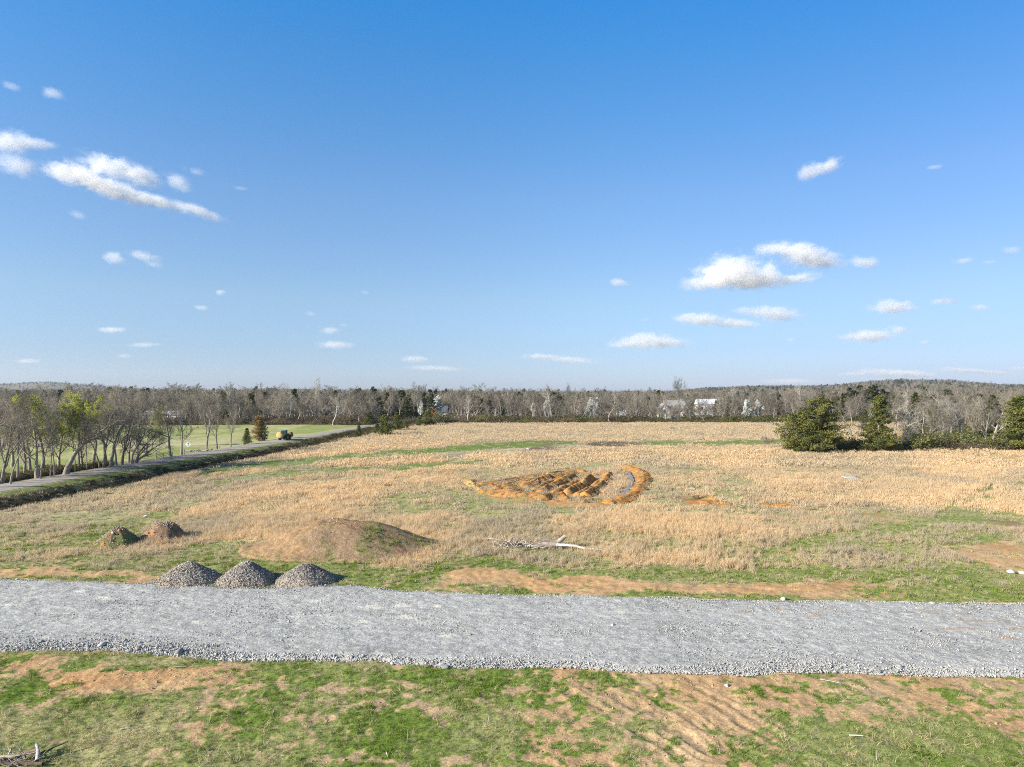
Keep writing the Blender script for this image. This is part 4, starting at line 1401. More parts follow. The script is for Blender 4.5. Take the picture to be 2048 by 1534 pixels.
for u, vb, vt, k, w, lab in [(1831, 880, 786, 1, .8, 'dark evergreen top rising behind the right-hand bare trees'), (1866, 885, 812, 0, .9, 'yellow-green evergreen left of the wide pale-limbed tree'), (1985, 880, 790, 1, 1.0, 'dark evergreen top rising left of the far right cedar'), (1730, 860, 818, 1, .9, 'dark evergreen behind the gap between the two big cedars')]:
    plant_px('evergreen_tree', PINE[k], u, vb, vt, lab, 'tree', 'evergreens of the right wood', wide=w)
for i, (u, vb, vt, k, w) in enumerate([(1858, 903, 872, 0, 1.3), (1835, 903, 880, 1, 1.2), (1872, 901, 882, 1, 1.1), (1940, 901, 880, 0, 1.3), (1962, 901, 882, 1, 1.2), (1985, 902, 880, 0, 1.2), (2015, 902, 884, 1, 1.3), (1900, 899, 874, 1, 1.0), (1712, 900, 880, 1, 1.0), (1930, 896, 866, 0, 1.2), (1775, 903, 886, 0, 1.1)]):
    plant_px('shrub', SHRUB[k], u, vb, vt, 'olive green shrub at the foot of the right-hand wood edge', 'shrub', 'olive shrubs under the right wood edge', wide=w)


# ----------------------------------------------------------------- individual trees of the far tree line
BUSY = [(-1, 0)]
def fill(u0, u1, n, dist, lab, grp, hts, seed, step=1.0, vmax=None):
    r = random.Random(seed)
    for i in range(n):
        u = u0 + (u1 - u0) * (i + r.random()) / n
        d = dist(u, r)
        x, y = (u - 1024) / FOC * d, d
        if abs(float(lane_off(x, y))) < 5 and y < 400:
            continue
        # keep the openings in front of the houses, the barn and the truck
        if y > 300 and (872 < u < 910 or 1318 < u < 1348 or 1384 < u < 1440 or 1184 < u < 1206) and r.random() < .75:
            continue
        st = r.choice(BARE if r.random() < .93 else PALE)
        h = r.uniform(*hts) + (r.uniform(1, 3.5) if r.random() < .1 else 0)
        plant('bare_tree', st, x, y, h, lab, 'tree', grp, rz=r.uniform(0, 6.28), wide=r.uniform(.95, 1.4))


for u, vb, h in [(1306, 845, 6.5), (1316, 843, 6.5), (1324, 842, 5.6), (1332, 844, 7), (1341, 842, 6.4), (1349, 843, 6.8), (1356, 845, 6.5), (1366, 843, 7), (1374, 842, 7.2), (1384, 845, 6.5), (1390, 842, 7.5), (1396, 843, 7.4), (1402, 841, 7.8), (1408, 845, 6.5), (1414, 842, 7.6), (1420, 843, 7.2), (1427, 844, 7.6), (1433, 842, 7.5), (1440, 843, 7), (1186, 843, 5), (1202, 844, 6), (1215, 843, 5), (1311, 840, 7.2), (1320, 839, 7), (1336, 840, 7.4), (1345, 839, 7), (1362, 840, 7.5), (1399, 839, 8), (1411, 838, 8.2), (1424, 839, 8), (1437, 839, 8.2), (872, 840, 6), (882, 841, 5), (900, 841, 6)]:
    x, y = ground_at(u, vb)
    plant('bare_tree', random.choice(BARE), x, y, h, 'low scrubby bare tree in front of the far houses and the barn', 'tree', 'scrub trees before the houses', wide=1.4)
wl = lambda u: float(np.interp(u, [0, 820, 900, 2048], [280, 283, 296, 301]))
fill(-90, 330, 26, lambda u, r: wl(u) + r.choice([2, 8, 16, 30]) + r.random() * 10, 'grey bare tree in the wood behind the pasture, seen through the lane trees', 'wood behind the lane trees', (9, 13.5), 1)
fill(330, 800, 52, lambda u, r: wl(u) + r.choice([1, 5, 12, 24]) + r.random() * 10, 'grey bare tree in the wood edge along the top of the green pasture', 'wood edge above the pasture', (9, 14), 2)
fill(905, 1330, 52, lambda u, r: wl(u) + r.choice([1, 5, 12, 26]) + r.random() * 12, 'grey bare tree in the wood line behind the tan field, left of the farmhouse', 'wood line left of the farmhouse', (7, 13), 3)
fill(1330, 1600, 30, lambda u, r: wl(u) + r.choice([1, 5, 14, 30]) + r.random() * 12, 'grey bare tree in the wood line behind the tan field, around farmhouse and barn', 'wood line around the barn', (6, 10.5), 4)
fill(1600, 2130, 34, lambda u, r: r.uniform(205, 310) if u > 1800 else r.uniform(298, 330), 'grey bare tree deep in the wood behind the right field edge', 'wood behind the right field edge', (9, 13), 5)
fill(1830, 2140, 20, lambda u, r: r.uniform(168, 205), 'grey bare tree just inside the wood at the right field edge', 'wood just inside the right field edge', (8, 12), 6)


# ----------------------------------------------------------------- far woods and undergrowth (nobody could count these)
def unit_tree(name, tree):
    me = join_parts(name, tree['parts'])
    k = 13.0 / tree['H']
    me.transform(Matrix.Scale(k, 4))
    return me


def build_woods():
    low = [unit_tree('wood_tree', grow(81 + i, 13, s, nc=(8, 6, 5, 4), tw_r=.026)) for i, s in enumerate(['spread', 'spread', 'vase', 'wild'])]
    low.append(join_parts('wood_evergreen', evergreen(86, 12, 2.8, lambda t: (1.03 - t) ** .8, nb=60, ncl=4, nq=9, q=.5, mat='wood_cedar')['parts']))
    far = [unit_tree('hill_tree', grow(91 + i, 13, s, nc=(6, 4, 4, 3), tw_r=.06)) for i, s in enumerate(['spread', 'vase'])]
    far.append(join_parts('hill_evergreen', evergreen(96, 12, 3.0, lambda t: (1.03 - t) ** .8, nb=30, ncl=3, nq=7, q=.9, mat='wood_cedar')['parts']))
    P, S, I, T = [], [], [], []
    for y0, y1, dens, far_k in [(322, 480, 1 / 42., 0), (480, 900, 1 / 75., 0), (900, 1700, 1 / 170., 1), (1700, 3000, 1 / 330., 2), (3000, 4700, 1 / 800., 2)]:
        x, y, r = strew(y0, y1, dens, 500 + y0, 1.2)
        o = lane_off(x, y)
        keep = ~((np.abs(o) < 5) & (y < 400))
        u, v = to_photo(x, y)
        # yards of the houses stay open
        for (a, b, c, d) in YARDS:
            keep &= ~((u > a) & (u < b) & (y > c) & (y < d))
        x, y = x[keep], y[keep]
        n = len(x)
        z = height(x, y)
        h = np.clip(r.normal(12.0, 2.3, n) + 4.5 * (r.random(n) < .05), 6, 19) / 13
        if far_k == 0:
            h *= np.interp(1024 + FOC * x / y, [900, 1000, 1330, 1560, 1700], [1, .93, .84, .86, 1])
        w = r.uniform(1.0, 1.6, n)
        ev = fbm(x, y, 45, 2, 91) + r.normal(0, .12, n) > (.70 if far_k < 2 else .62)
        idx = np.where(ev, 4, r.integers(0, 4, n)) if far_k == 0 else np.where(ev, 7, 5 + r.integers(0, 2, n))
        big = 1.0 if far_k == 0 else (1.1 if far_k == 1 else 1.5)
        if far_k == 2:
            h = h * .75
        P.append(np.stack([x, y, z - .3], 1))
        S.append(np.stack([h * w * big, h * w * big, h], 1))
        I.append(idx)
        T.append(np.zeros(n))
    scatter('distant_woods', low + far, np.concatenate(P), np.concatenate(S), np.concatenate(I), np.concatenate(T), tilt=.03)


YARDS = [(866, 915, 322, 420), (1312, 1392, 334, 395), (1386, 1445, 345, 430), (1168, 1215, 335, 380)]
build_woods()


def brush_mesh(name, seed, mat, leaves, h=1.0):
    r = np.random.default_rng(seed)
    t = Tubes()
    n = 60
    p0 = np.stack([r.normal(0, .28, n), r.normal(0, .28, n), np.full(n, -.05)], 1)
    d = np.stack([r.normal(0, .35, n), r.normal(0, .35, n), r.uniform(.5, 1.0, n) * h], 1)
    t.spikes(p0, p0 + d, np.full(n, .016), np.zeros(n))
    p1 = np.repeat(p0 + d * .55, 2, 0)
    t.spikes(p1, p1 + r.normal(0, .2, (2 * n, 3)) + (0, 0, .2), np.full(2 * n, .009), np.zeros(2 * n))
    c = np.stack([r.normal(0, .38, leaves), r.normal(0, .38, leaves), np.abs(r.normal(.35, .28, leaves)) * h], 1)
    t.quads(c, r.uniform(.05, .12, leaves), np.zeros(leaves), r)
    return t.mesh(name, M[mat])


def build_undergrowth():
    pro = [brush_mesh('brush', 600 + i, 'weed', 70) for i in range(3)] + [brush_mesh('green_brush', 610 + i, 'weedgreen', 190) for i in range(3)]
    r = np.random.default_rng(77)
    P, S, I, T = [], [], [], []

    def put(x, y, s, green, tv):
        n = len(x)
        P.append(np.stack([x, y, height(x, y)], 1))
        S.append(np.stack([s * 1.25, s * 1.25, s], 1))
        I.append(np.where(r.random(n) < green, 3, 0) + r.integers(0, 3, n))
        T.append(np.clip(tv + r.normal(0, .2, n), 0, 1))
    # along the wood edge behind pasture and field
    n = 8000
    u = r.uniform(-150, 2200, n)
    back = r.exponential(9, n)
    y = np.interp(u, [0, 820, 900, 2048], [280, 283, 296, 301]) + back
    x = (u - 1024) / FOC * y
    ok = (np.abs(lane_off(x, y)) > 4.5) & (y > wood_y(x, y) - 1)
    x, y, u, back = x[ok], y[ok], u[ok], back[ok]
    gg = np.clip(fbm(x, y, 14, 3, 92) * 1.6 - .45, 0, 1) * (.3 + .7 * sstep(880, 930, u)) + .35 * (u > 1230) * (back < 8)
    put(x, y, r.uniform(.6, 2.3, len(x)) * (.7 + .9 * fbm(x, y, 8, 2, 93)) * np.where(back < 3, .6, 1) * np.clip(.35 + 1.3 * fbm(x, y, 3.5, 3, 95), .3, 1.5), gg, .4)
    # right field edge
    n = 3600
    u = np.concatenate([r.uniform(1805, 2180, 3000), r.uniform(1580, 1805, 600)])
    y = np.where(u > 1805, 158 + r.exponential(14, n), 158 + r.exponential(4, n))
    x = (u - 1024) / FOC * y
    put(x, y, r.uniform(.7, 2.0, n), np.clip(fbm(x, y, 9, 3, 94) * 2 - .55, 0, 1), .35)
    # under the roadside trees, left of the lane
    n = 1500
    y = r.uniform(70, 128, n)
    x = np.interp(y, LY, LX) - 4.6 - r.exponential(3.0, n)
    keep = r.random(n) < np.interp(y, [85, 100, 118, 128], [1, .8, .55, .1])
    put(x[keep], y[keep], r.uniform(.35, 1.3, keep.sum()), .35, .3)
    # dark weeds on the ditch bank right of the lane
    n = 5200
    y = r.uniform(60, 292, n)
    x = np.interp(y, LY, LX) + r.normal(8.2, 1.5, n)
    keep = (np.abs(lane_off(x, y)) > 5.0)
    hh = np.interp(y, [60, 150, 190, 230, 260, 292], [.32, .38, .7, 1.2, 1.0, .5])
    put(x[keep], y[keep], (hh * r.uniform(.5, 1.2, n))[keep], .12, .15)
    scatter('undergrowth', pro, np.concatenate(P), np.concatenate(S), np.concatenate(I), np.concatenate(T), tilt=.1)


build_undergrowth()
# ----------------------------------------------------------------- heaps of earth and stone
def rocks_into(vs, fs, cen, siz, r, n0):
    base = rock_mesh('tmp_rock', int(r.integers(1e6)), M['stone'])
    v = np.empty(len(base.vertices) * 3, np.float32)
    base.vertices.foreach_get('co', v)
    v = v.reshape(-1, 3)
    f = np.empty(len(base.loops), np.int32)
    base.loops.foreach_get('vertex_index', f)
    f = f.reshape(-1, 3)
    bpy.data.meshes.remove(base)
    m = len(cen)
    q = r.normal(0, 1, (m, 3, 3))
    q, _ = np.linalg.qr(q)
    vv = np.einsum('nij,kj->nki', q, v) * np.asarray(siz)[:, None, None] + np.asarray(cen)[:, None, :]
    ff = f[None, :, :] + n0 + (np.arange(m) * len(v))[:, None, None]
    vs.append(vv.reshape(-1, 3))
    fs.append(ff.reshape(-1, 3))
    return n0 + m * len(v), len(v)


def heap(name, label, cat, cx, cy, rx, ry, h, prof, colour, mat, stones=0, ssize=.06, scol=None, seed=1, rough=.12, nr=34, na=96, group=None, wob=.12, fine=.35):
    r = np.random.default_rng(seed)
    rr = np.linspace(0, 1, nr)
    th = np.linspace(0, 2 * np.pi, na, endpoint=False)
    RR, TH = np.meshgrid(rr, th, indexing='ij')
    wobb = 1 + (vnoise(np.cos(TH) * 2 + 7, np.sin(TH) * 2 + 3, seed) - .5) * 2 * wob
    X = rx * RR * np.cos(TH) * wobb
    Y = ry * RR * np.sin(TH) * wobb
    wx, wy = X + cx, Y + cy
    Z = h * prof(RR, TH) + (fbm(wx, wy, .9, 4, seed) - .5) * rough * 2 * sstep(1.02, .85, RR) + (fbm(wx, wy, .25, 3, seed + 1) - .5) * fine * rough * 2
    Z = Z - .35 * sstep(.93, 1.0, RR)
    z0 = float(height(cx, cy))
    V = np.stack([X, Y, Z], 2).reshape(-1, 3)
    i = (np.arange(nr - 1)[:, None] * na + np.arange(na)[None, :])
    j = (np.arange(nr - 1)[:, None] * na + (np.arange(na)[None, :] + 1) % na)
    F = np.stack([i, i + na, j + na, j], 2).reshape(-1, 4)[na:]
    F0 = np.stack([np.zeros(na, int), na + np.arange(na), na + (np.arange(na) + 1) % na], 1)
    rgb = colour(wx.ravel(), wy.ravel(), RR.ravel(), TH.ravel(), Z.ravel())
    vs, f3 = [V], [F0]
    n0 = len(V)
    cols = [rgb]
    if stones:
        k = r.integers(na, nr * na - na * 2, stones)
        s = ssize * r.lognormal(0, .35, stones)
        c = V[k] + np.stack([r.normal(0, .05, stones), r.normal(0, .05, stones), s * .25], 1)
        b = 0
        for g in range(4):
            sel = np.arange(stones) % 4 == g
            n1, nv = rocks_into(vs, f3, c[sel], s[sel], r, n0)
            n0 = n1
            tint = r.uniform(.65, 1.4, sel.sum())
            cc = scol(r, sel.sum()) if callable(scol) else np.array(scol)[None, :] * tint[:, None]
            cols.append(np.repeat(cc, nv, 0))
    me = np_mesh(name, np.concatenate(vs), [F, np.concatenate(f3)], [mat], False)
    set_col(me, 'Col', np.clip(np.concatenate(cols), .01, .9))
    o = link(name, me)
    o.location = (cx, cy, z0)
    return tag(o, label, cat, group)


def cone(p, t):
    return np.sqrt(np.clip(1 - p, 0, 1) ** 2 * .86 + .02 * (1 - p)) * np.where(p < .12, 1 - .02, 1)


def gravel_rgb(x, y, r, t, z):
    b = np.array((.30, .275, .245))
    b = mix(b * np.ones((len(x), 3)), np.array((.36, .265, .18)), sstep(.55, 1.0, r) * .6)
    return b * (.6 + .8 * fbm(x, y, .3, 3, 12))[:, None]


GP = 'gravel piles on the road edge'
for u, lab, sd, rx, ry, hh, ex in [(377, 'coarse brown-grey gravel pile, leftmost of the three on the road edge', 3, 2.42, 2.15, 1.42, .86), (492, 'grey gravel pile between two others on the road edge', 4, 2.24, 2.25, 1.46, .98),
                                   (610, 'finer lighter gravel pile, rightmost of the three on the road edge', 5, 2.36, 2.1, 1.30, .90)]:
    heap('gravel_pile', lab, 'gravel pile', (u - 1024) / FOC * 50.2, 50.2, rx, ry, hh,
         lambda p, t: np.clip((1.02 - np.sqrt(p * p + .012)) * 1.06, 0, 1) ** ex * (1 + .10 * np.sin(t * 2 + sd) * p), gravel_rgb, M['gravel'], 8000, .038 if sd < 5 else .031,
         lambda r, n: np.array((.34, .30, .25))[None, :] * r.uniform(.65, 1.4, n)[:, None] + r.normal(0, .012, (n, 3)), sd, .07, group=GP, wob=.09)


def rubble_rgb(green):
    def f(x, y, r, t, z):
        b = np.array((.24, .155, .095)) * np.ones((len(x), 3))
        b = mix(b, np.array((.40, .19, .075)), sstep(.5, .7, fbm(x, y, .9, 3, 14)) * .8)
        b = mix(b, np.array((.10, .15, .035)), sstep(.5 - green, .62 - green, fbm(x, y, .5, 3, 15)) * sstep(.25, .6, r) * min(1, green * 4))
        return b * (.65 + .7 * fbm(x, y, .3, 3, 16))[:, None]
    return f


rub = lambda r, n: np.where(r.random((n, 1)) < .3, np.array((.55, .52, .48)), np.array((.28, .235, .19))) * r.uniform(.6, 1.3, n)[:, None]
heap('rubble_heap', 'weedy dark rubble heap with green skirts, left of a pair in the field', 'rubble heap', *((235 - 1024) / FOC * 62.4, 62.4), 2.25, 2.1, 1.45,
     lambda p, t: sstep(1.05, .12, p), rubble_rgb(.18), M['earth'], 520, .055, rub, 13, .16, group='rubble heaps in the field')
heap('rubble_heap', 'brown rubble heap with orange clay front, right of a pair in the field', 'rubble heap', *((330 - 1024) / FOC * 64.6, 64.6), 2.6, 2.2, 1.55,
     lambda p, t: sstep(1.05, .18, p), rubble_rgb(.0), M['earth'], 420, .055, rub, 14, .14, group='rubble heaps in the field')


def mound_rgb(x, y, r, t, z):
    b = np.array((.27, .185, .112)) * np.ones((len(x), 3))
    b = mix(b, np.array((.43, .235, .10)), sstep(.45, .2, r) * .3 + .3 * sstep(.5, .7, fbm(x, y, 2.2, 3, 17)))
    n = fbm(x, y, 1.1, 4, 18)
    dx = (x + 15.3) / 8.5
    g = sstep(.47, .60, n + .04 * sstep(.1, .35, dx) * sstep(.9, .5, r) + .22 * sstep(.83, .97, r) - .10 * sstep(.15, -.2, dx) * sstep(.9, .75, r))
    g = g * sstep(.40, .58, fbm(x, y, .38, 3, 20))
    b = mix(b, np.array((.20, .20, .07)) * np.ones((len(x), 3)), g * .75)
    b = mix(b, np.array((.20, .13, .08)) * np.ones((len(x), 3)), .6 * sstep(.05, .0, np.abs((x + 14.2) + (y - 59) * .35 + .3 * np.sin(y * 2)) - .12) * sstep(.95, .8, r))
    return b * (.76 + .48 * fbm(x, y, .35, 3, 19))[:, None]


heap('dirt_mound', 'broad brown dirt mound with patchy green grass behind the gravel piles', 'dirt mound', -15.0, 60.8, 9.4, 5.6, 2.35,
     lambda p, t: (sstep(1.05, .16, p)) * (1 - .12 * np.cos(t) * p) + .10 * np.sin(t * 3 + 1) * p * (1 - p), mound_rgb, M['earth'], 160, .045, rub, 23, .11, 60, 200, wob=.08, fine=.22)
MOUND = col.objects['dirt_mound']


def mound_grass():
    me = MOUND.data
    v = np.empty(len(me.vertices) * 3, np.float32)
    me.vertices.foreach_get('co', v)
    v = v.reshape(-1, 3)[:12000]
    c = np.empty(len(me.vertices) * 4, np.float32)
    me.attributes['Col'].data.foreach_get('color', c)
    c = c.reshape(-1, 4)[:12000]
    r = np.random.default_rng(55)
    p = v[(c[:, 1] > c[:, 0] * .88)]
    p = p[r.random(len(p)) < .2]
    p = np.concatenate([p, p]) + r.normal(0, .08, (len(p) * 2, 3)) * (1, 1, .2) + np.array(MOUND.location)
    gr = [tuft_mesh('mound_clump', 18, .16, .15, .018, .8, M['grass'], 160 + i) for i in range(3)]
    scatter('mound_grass', gr, p, r.uniform(.6, 1.3, len(p)), r.integers(0, 3, len(p)), np.clip(r.normal(.65, .3, len(p)), 0, 1), tilt=.25)


mound_grass()


def ridge(pts, width, h, label, seed, weedy=.3, clay=(.50, .225, .058), name='spoil_ridge', group='spoil ridges of the dug field'):
    """long heap of dug clay along a polyline of photo ground points"""
    h = h * (.58 if h > .4 else 1)
    width = width * (.78 if width < 4 else .85)
    r = np.random.default_rng(seed)
    w = np.array([ground_at(*p) for p in pts])
    t = np.concatenate([[0], np.cumsum(np.hypot(*np.diff(w, axis=0).T))])
    n = max(16, int(t[-1] / .22))
    s = np.linspace(0, t[-1], n)
    cx = np.interp(s, t, w[:, 0])
    cy = np.interp(s, t, w[:, 1])
    for _ in range(6):
        cx[1:-1] = (cx[:-2] + 2 * cx[1:-1] + cx[2:]) / 4
        cy[1:-1] = (cy[:-2] + 2 * cy[1:-1] + cy[2:]) / 4
    dx, dy = np.gradient(cx), np.gradient(cy)
    l = np.hypot(dx, dy)
    nx, ny = dy / l, -dx / l
    m = 25
    q = np.linspace(-1, 1, m)
    ww = width / 2 * (.75 + .5 * vnoise(s * .5, s * 0, seed)) * np.clip(np.minimum(s, t[-1] - s) / 1.2 + .25, 0, 1)
    X = cx[:, None] + nx[:, None] * q[None, :] * ww[:, None]
    Y = cy[:, None] + ny[:, None] * q[None, :] * ww[:, None]
    hh = h * (.55 + .9 * vnoise(s * .42 + 3, s * 0 + 2, seed + 1)) * sstep(0, 1.3, np.minimum(s, t[-1] - s) + .1)
    prof = (1 - np.abs(q) ** 1.35)
    Z = hh[:, None] * prof[None, :] + (fbm(X, Y, .75, 4, seed) - .5) * .38 * min(1, h) * (1 - np.abs(q) ** 4)[None, :] + (fbm(X, Y, .22, 2, seed + 4) - .5) * .16 - .22 * (np.abs(q) > .97)[None, :]
    gz = height(X.ravel(), Y.ravel()).reshape(X.shape)
    x, y = X.ravel(), Y.ravel()
    rgb = np.array(clay)[None, :] * (.66 + .68 * fbm(x, y, .6, 4, seed + 2))[:, None]
    rgb = mix(rgb, np.array((.30, .20, .10)), sstep(.5, .7, fbm(x, y, 1.3, 3, seed + 5)) * .6)
    nz = fbm(x, y, .8, 4, seed + 3)
    rgb = mix(rgb, np.array((.17, .16, .07)) * np.ones((len(x), 3)), sstep(.66 - weedy * .4, .76 - weedy * .4, nz) * .85)
    rgb = mix(rgb, np.array((.09, .065, .045)) * np.ones((len(x), 3)), sstep(.66, .74, fbm(x, y, .5, 3, seed + 7)) * .7)
    o0 = np.array((cx.mean(), cy.mean(), 0))
    me = np_mesh(name, np.stack([x, y, (Z + gz).ravel()], 1) - o0, grid_faces(n, m), [M['earth']], False)
    set_col(me, 'Col', np.clip(rgb, .01, .9))
    o = link(name, me)
    o.location = o0
    return tag(o, label, 'earth ridge', group)


for q, pp in enumerate([[(985, 980), (1020, 971), (1055, 962)], [(1066, 983), (1084, 974), (1104, 964), (1124, 956)], [(1118, 994), (1136, 984), (1156, 973), (1172, 962)], [(1150, 995), (1168, 986), (1190, 973), (1204, 960)],
                        [(1010, 990), (1032, 984), (1054, 979)], [(1040, 990), (1062, 987), (1082, 990)], [(1148, 1003), (1166, 999), (1184, 997)], [(1090, 951), (1120, 946), (1150, 943), (1180, 944)]]):
    ridge(pp, 2.2, .75, ['narrow furrow ridge at the left back of the dug field', 'narrow furrow ridge just right of the water trench', 'narrow furrow ridge left against the tallest ridge', 'narrow furrow ridge right against the tallest ridge', 'small clod ridge at the left front of the dug field', 'small clod ridge at the middle front of the dug field', 'small clod ridge at the right front of the dug field', 'low clod ridge along the back rim of the dug field'][q], 140 + q, .12)
ridge([(962, 971), (1010, 962), (1060, 953), (1110, 945), (1155, 939)], 4.5, .55, 'low weedy ridge along the far side of the dug field', 101, .45)
ridge([(1000, 978), (1040, 968), (1075, 960), (1110, 953), (1150, 945)], 4.0, .7, 'second weedy ridge from the back of the dug field', 102, .35)
ridge([(1042, 975), (1062, 968), (1085, 960), (1102, 953)], 3.0, 1.0, 'orange ridge left of the long dark water trench', 103, .15)
ridge([(1080, 985), (1100, 974), (1122, 964), (1150, 954)], 3.0, 1.1, 'orange ridge right of the long dark water trench', 104, .12)
ridge([(1106, 989), (1120, 982), (1136, 974), (1160, 965)], 2.4, .85, 'dark broken ridge left of the tallest orange ridge', 105, .3)
ridge([(1132, 992), (1150, 982), (1168, 971), (1184, 960)], 3.2, 1.5, 'tallest sharp orange ridge in the middle of the dug field', 106, .05)
ridge([(1166, 996), (1184, 985), (1204, 972), (1216, 958), (1220, 948)], 3.0, 1.05, 'smooth orange ridge at the right side of the dug field', 107, .05)
ridge([(1182, 956), (1200, 950), (1214, 945)], 3.6, .9, 'orange knob at the back right of the dug field', 108, .1)
ridge([(958, 983), (990, 991), (1030, 994), (1075, 995), (1110, 999)], 2.4, .7, 'orange berm along the near left side of the dug field', 109, .15)
ridge([(1075, 1003), (1100, 997), (1122, 995), (1138, 1003)], 2.6, .95, 'grassy orange heap at the near middle of the dug field', 110, .3)
ridge([(1160, 1008), (1190, 1003), (1212, 1004), (1232, 1010)], 2.2, .6, 'weedy heap at the near right of the dug field', 111, .45)
ridge([(1244, 932), (1270, 938), (1288, 950), (1288, 966), (1274, 982), (1254, 996), (1226, 1008)], 3.4, .75, 'curved orange berm outside the ring ditch at right', 112, .12)
ridge([(900, 953), (918, 957), (934, 962), (948, 971), (962, 981)], 2.2, .55, 'yellowish clay berm trailing off the left of the dug field', 113, .12, (.56, .36, .12))
ridge([(1378, 1000), (1396, 996), (1416, 996), (1438, 999)], 2.0, .45, 'weedy brown heap behind the orange scar right of the dug field', 114, .5)
ridge([(1396, 1007), (1420, 1005), (1446, 1006), (1464, 1010)], 2.6, .45, 'bright orange clay heap lying right of the dug field', 115, .05)
ridge([(1330, 1026), (1350, 1028), (1374, 1030)], 1.0, .22, 'thin orange spoil line left below the bright clay heap', 116, .2)
ridge([(1518, 1011), (1550, 1011), (1596, 1013)], 1.2, .25, 'long thin orange spoil line right of the bright clay heap', 117, .1)
ridge([(628, 1098), (640, 1090), (652, 1083), (664, 1076)], .9, .25, 'dark thin ruck of soil running up the mound front', 118, .3, (.22, .15, .09)).location.z += 1.3


def ditch(pts, hw, label, seed, name='ditch_water'):
    w = np.array([ground_at(*p) for p in pts])
    t = np.concatenate([[0], np.cumsum(np.hypot(*np.diff(w, axis=0).T))])
    n = max(8, int(t[-1] / .4))
    s = np.linspace(0, t[-1], n)
    cx, cy = np.interp(s, t, w[:, 0]), np.interp(s, t, w[:, 1])
    dx, dy = np.gradient(cx), np.gradient(cy)
    l = np.hypot(dx, dy)
    q = np.linspace(-1, 1, 5)
    k = hw * (.5 + vnoise(s * .9, s * 0, seed)) * np.clip(np.minimum(s, t[-1] - s) + .2, 0, 1)
    X = cx[:, None] + (dy / l * k)[:, None] * q
    Y = cy[:, None] - (dx / l * k)[:, None] * q
    Z = height(X.ravel(), Y.ravel()).max() * 0 + np.repeat((np.convolve(np.pad(height(cx, cy), 6, 'edge'), np.ones(13) / 13, 'valid') + .16)[:, None], 5, 1)
    me = np_mesh(name, np.stack([X.ravel(), Y.ravel(), Z.ravel()], 1), grid_faces(n, 5), [M['water']])
    tag(link(name, me), label, 'water', kind='structure')


ditch([(1255, 943), (1262, 955), (1264, 966), (1258, 976), (1250, 986), (1236, 997), (1224, 1003)], .27, None, 121)
ditch([(1052, 986), (1066, 980), (1080, 972), (1090, 966)], .3, None, 122)
ditch([(1184, 968), (1192, 962), (1196, 957)], .4, None, 123)
ditch([(1122, 978), (1132, 972), (1142, 966)], .22, None, 124)


# ----------------------------------------------------------------- single stones and scraps
def stone_px(u, v, size, label, mat='pale_stone', seed=1, cat='rock', name='rock', flat=.6, z=None):
    x, y = ground_at(u, v)
    me = rock_mesh(name, seed, M[mat], flat, 2)
    o = link(name, me)
    e0, e1 = road_edges(np.array([x]))
    zz = float(height(x, y)) if not (e0[0] < y < e1[0]) else .14
    o.location = (x, y, zz + size * .25)
    o.scale = (size, size, size)
    o.rotation_euler = (0, 0, seed * 1.7)
    return tag(o, label, cat)


for a in [(890, 1337, .24, 'pale blue-grey rock on the grass just below the gravel road edge', 'stone', 31), (858, 1335, .17, 'brown rock beside a pale one at the gravel road edge', 'dark_wood', 32),
          (432, 1299, .14, 'small black rock alone on the near side of the gravel road', 'dark_wood', 33), (203, 1296, .24, 'tan flat rock among grey stones at the near left road edge', 'pale_stone', 34),
          (276, 1302, .17, 'brown rock at the near road edge by the bare soil', 'dead_wood', 35), (360, 1310, .26, 'large pale slab of stone at the near road edge', 'stone', 36),
          (1226, 1256, .15, 'bright pale flat stone in the middle of the gravel road', 'pale_stone', 37), (1566, 1200, .26, 'pale stone standing at the far road edge', 'pale_stone', 38),
          (1866, 1212, .24, 'flat whitish stone just inside the far road edge at right', 'pale_stone', 39), (2020, 1146, .36, 'white boulder beside the bare soil patch at the right edge', 'pale_stone', 40),
          (2046, 1147, .34, 'white boulder cut by the right edge of the view', 'pale_stone', 41), (1385, 981, .55, 'grey boulder lying in short grass right of the ring berm', 'stone', 42),
          (292, 1034, .34, 'white scrap lying in grass above the rubble heaps', 'white_paint', 43), (1454, 1372, .15, 'pale grey stone on bare soil below the gravel road', 'pale_stone', 44),
          (1996, 901, .9, 'white lump at the foot of the right-hand shrubs', 'white_paint', 45), (1056, 901, .6, 'small white lump on the purple weed patch', 'pale_stone', 46)]:
    stone_px(*a[:4], mat=a[4], seed=a[5])
o = stone_px(1700, 957, 1.6, 'low white bare patch of lime lying in the tan field at right', 'pale_stone', 47, 'lime patch', 'lime_patch', .12)
o.scale = (2.4, 1.4, .45)


# ----------------------------------------------------------------- fallen timber
def wood(name, label, cat, limbs, mat, base, seed, sides=7, parts=None):
    r = np.random.default_rng(seed)
    root = empty(name, (base[0], base[1], float(height(*base))))
    tag(root, label, cat)
    for nm, mt, ls in limbs:
        mb = Tubes()
        for p0, p1, r0, r1, bend in ls:
            p0, p1 = np.array(p0, float), np.array(p1, float)
            n = 9
            t = np.linspace(0, 1, n)[:, None]
            side = norm(np.cross(p1 - p0, (0, 0, 1)) + (0, 0, .4))
            pts = p0 + (p1 - p0) * t + side * np.sin(t * 3.14) * bend + r.normal(0, .03 * np.linalg.norm(p1 - p0) / 3, (n, 3)) * (t * (1 - t) * 4)
            mb.tube(pts, r0 + (r1 - r0) * t[:, 0] + r.normal(0, r0 * .06, n), sides)
        me = mb.mesh(nm, M[mt])
        me.polygons.foreach_set('use_smooth', [True] * len(me.polygons))
        link(nm, me, root)
    return root


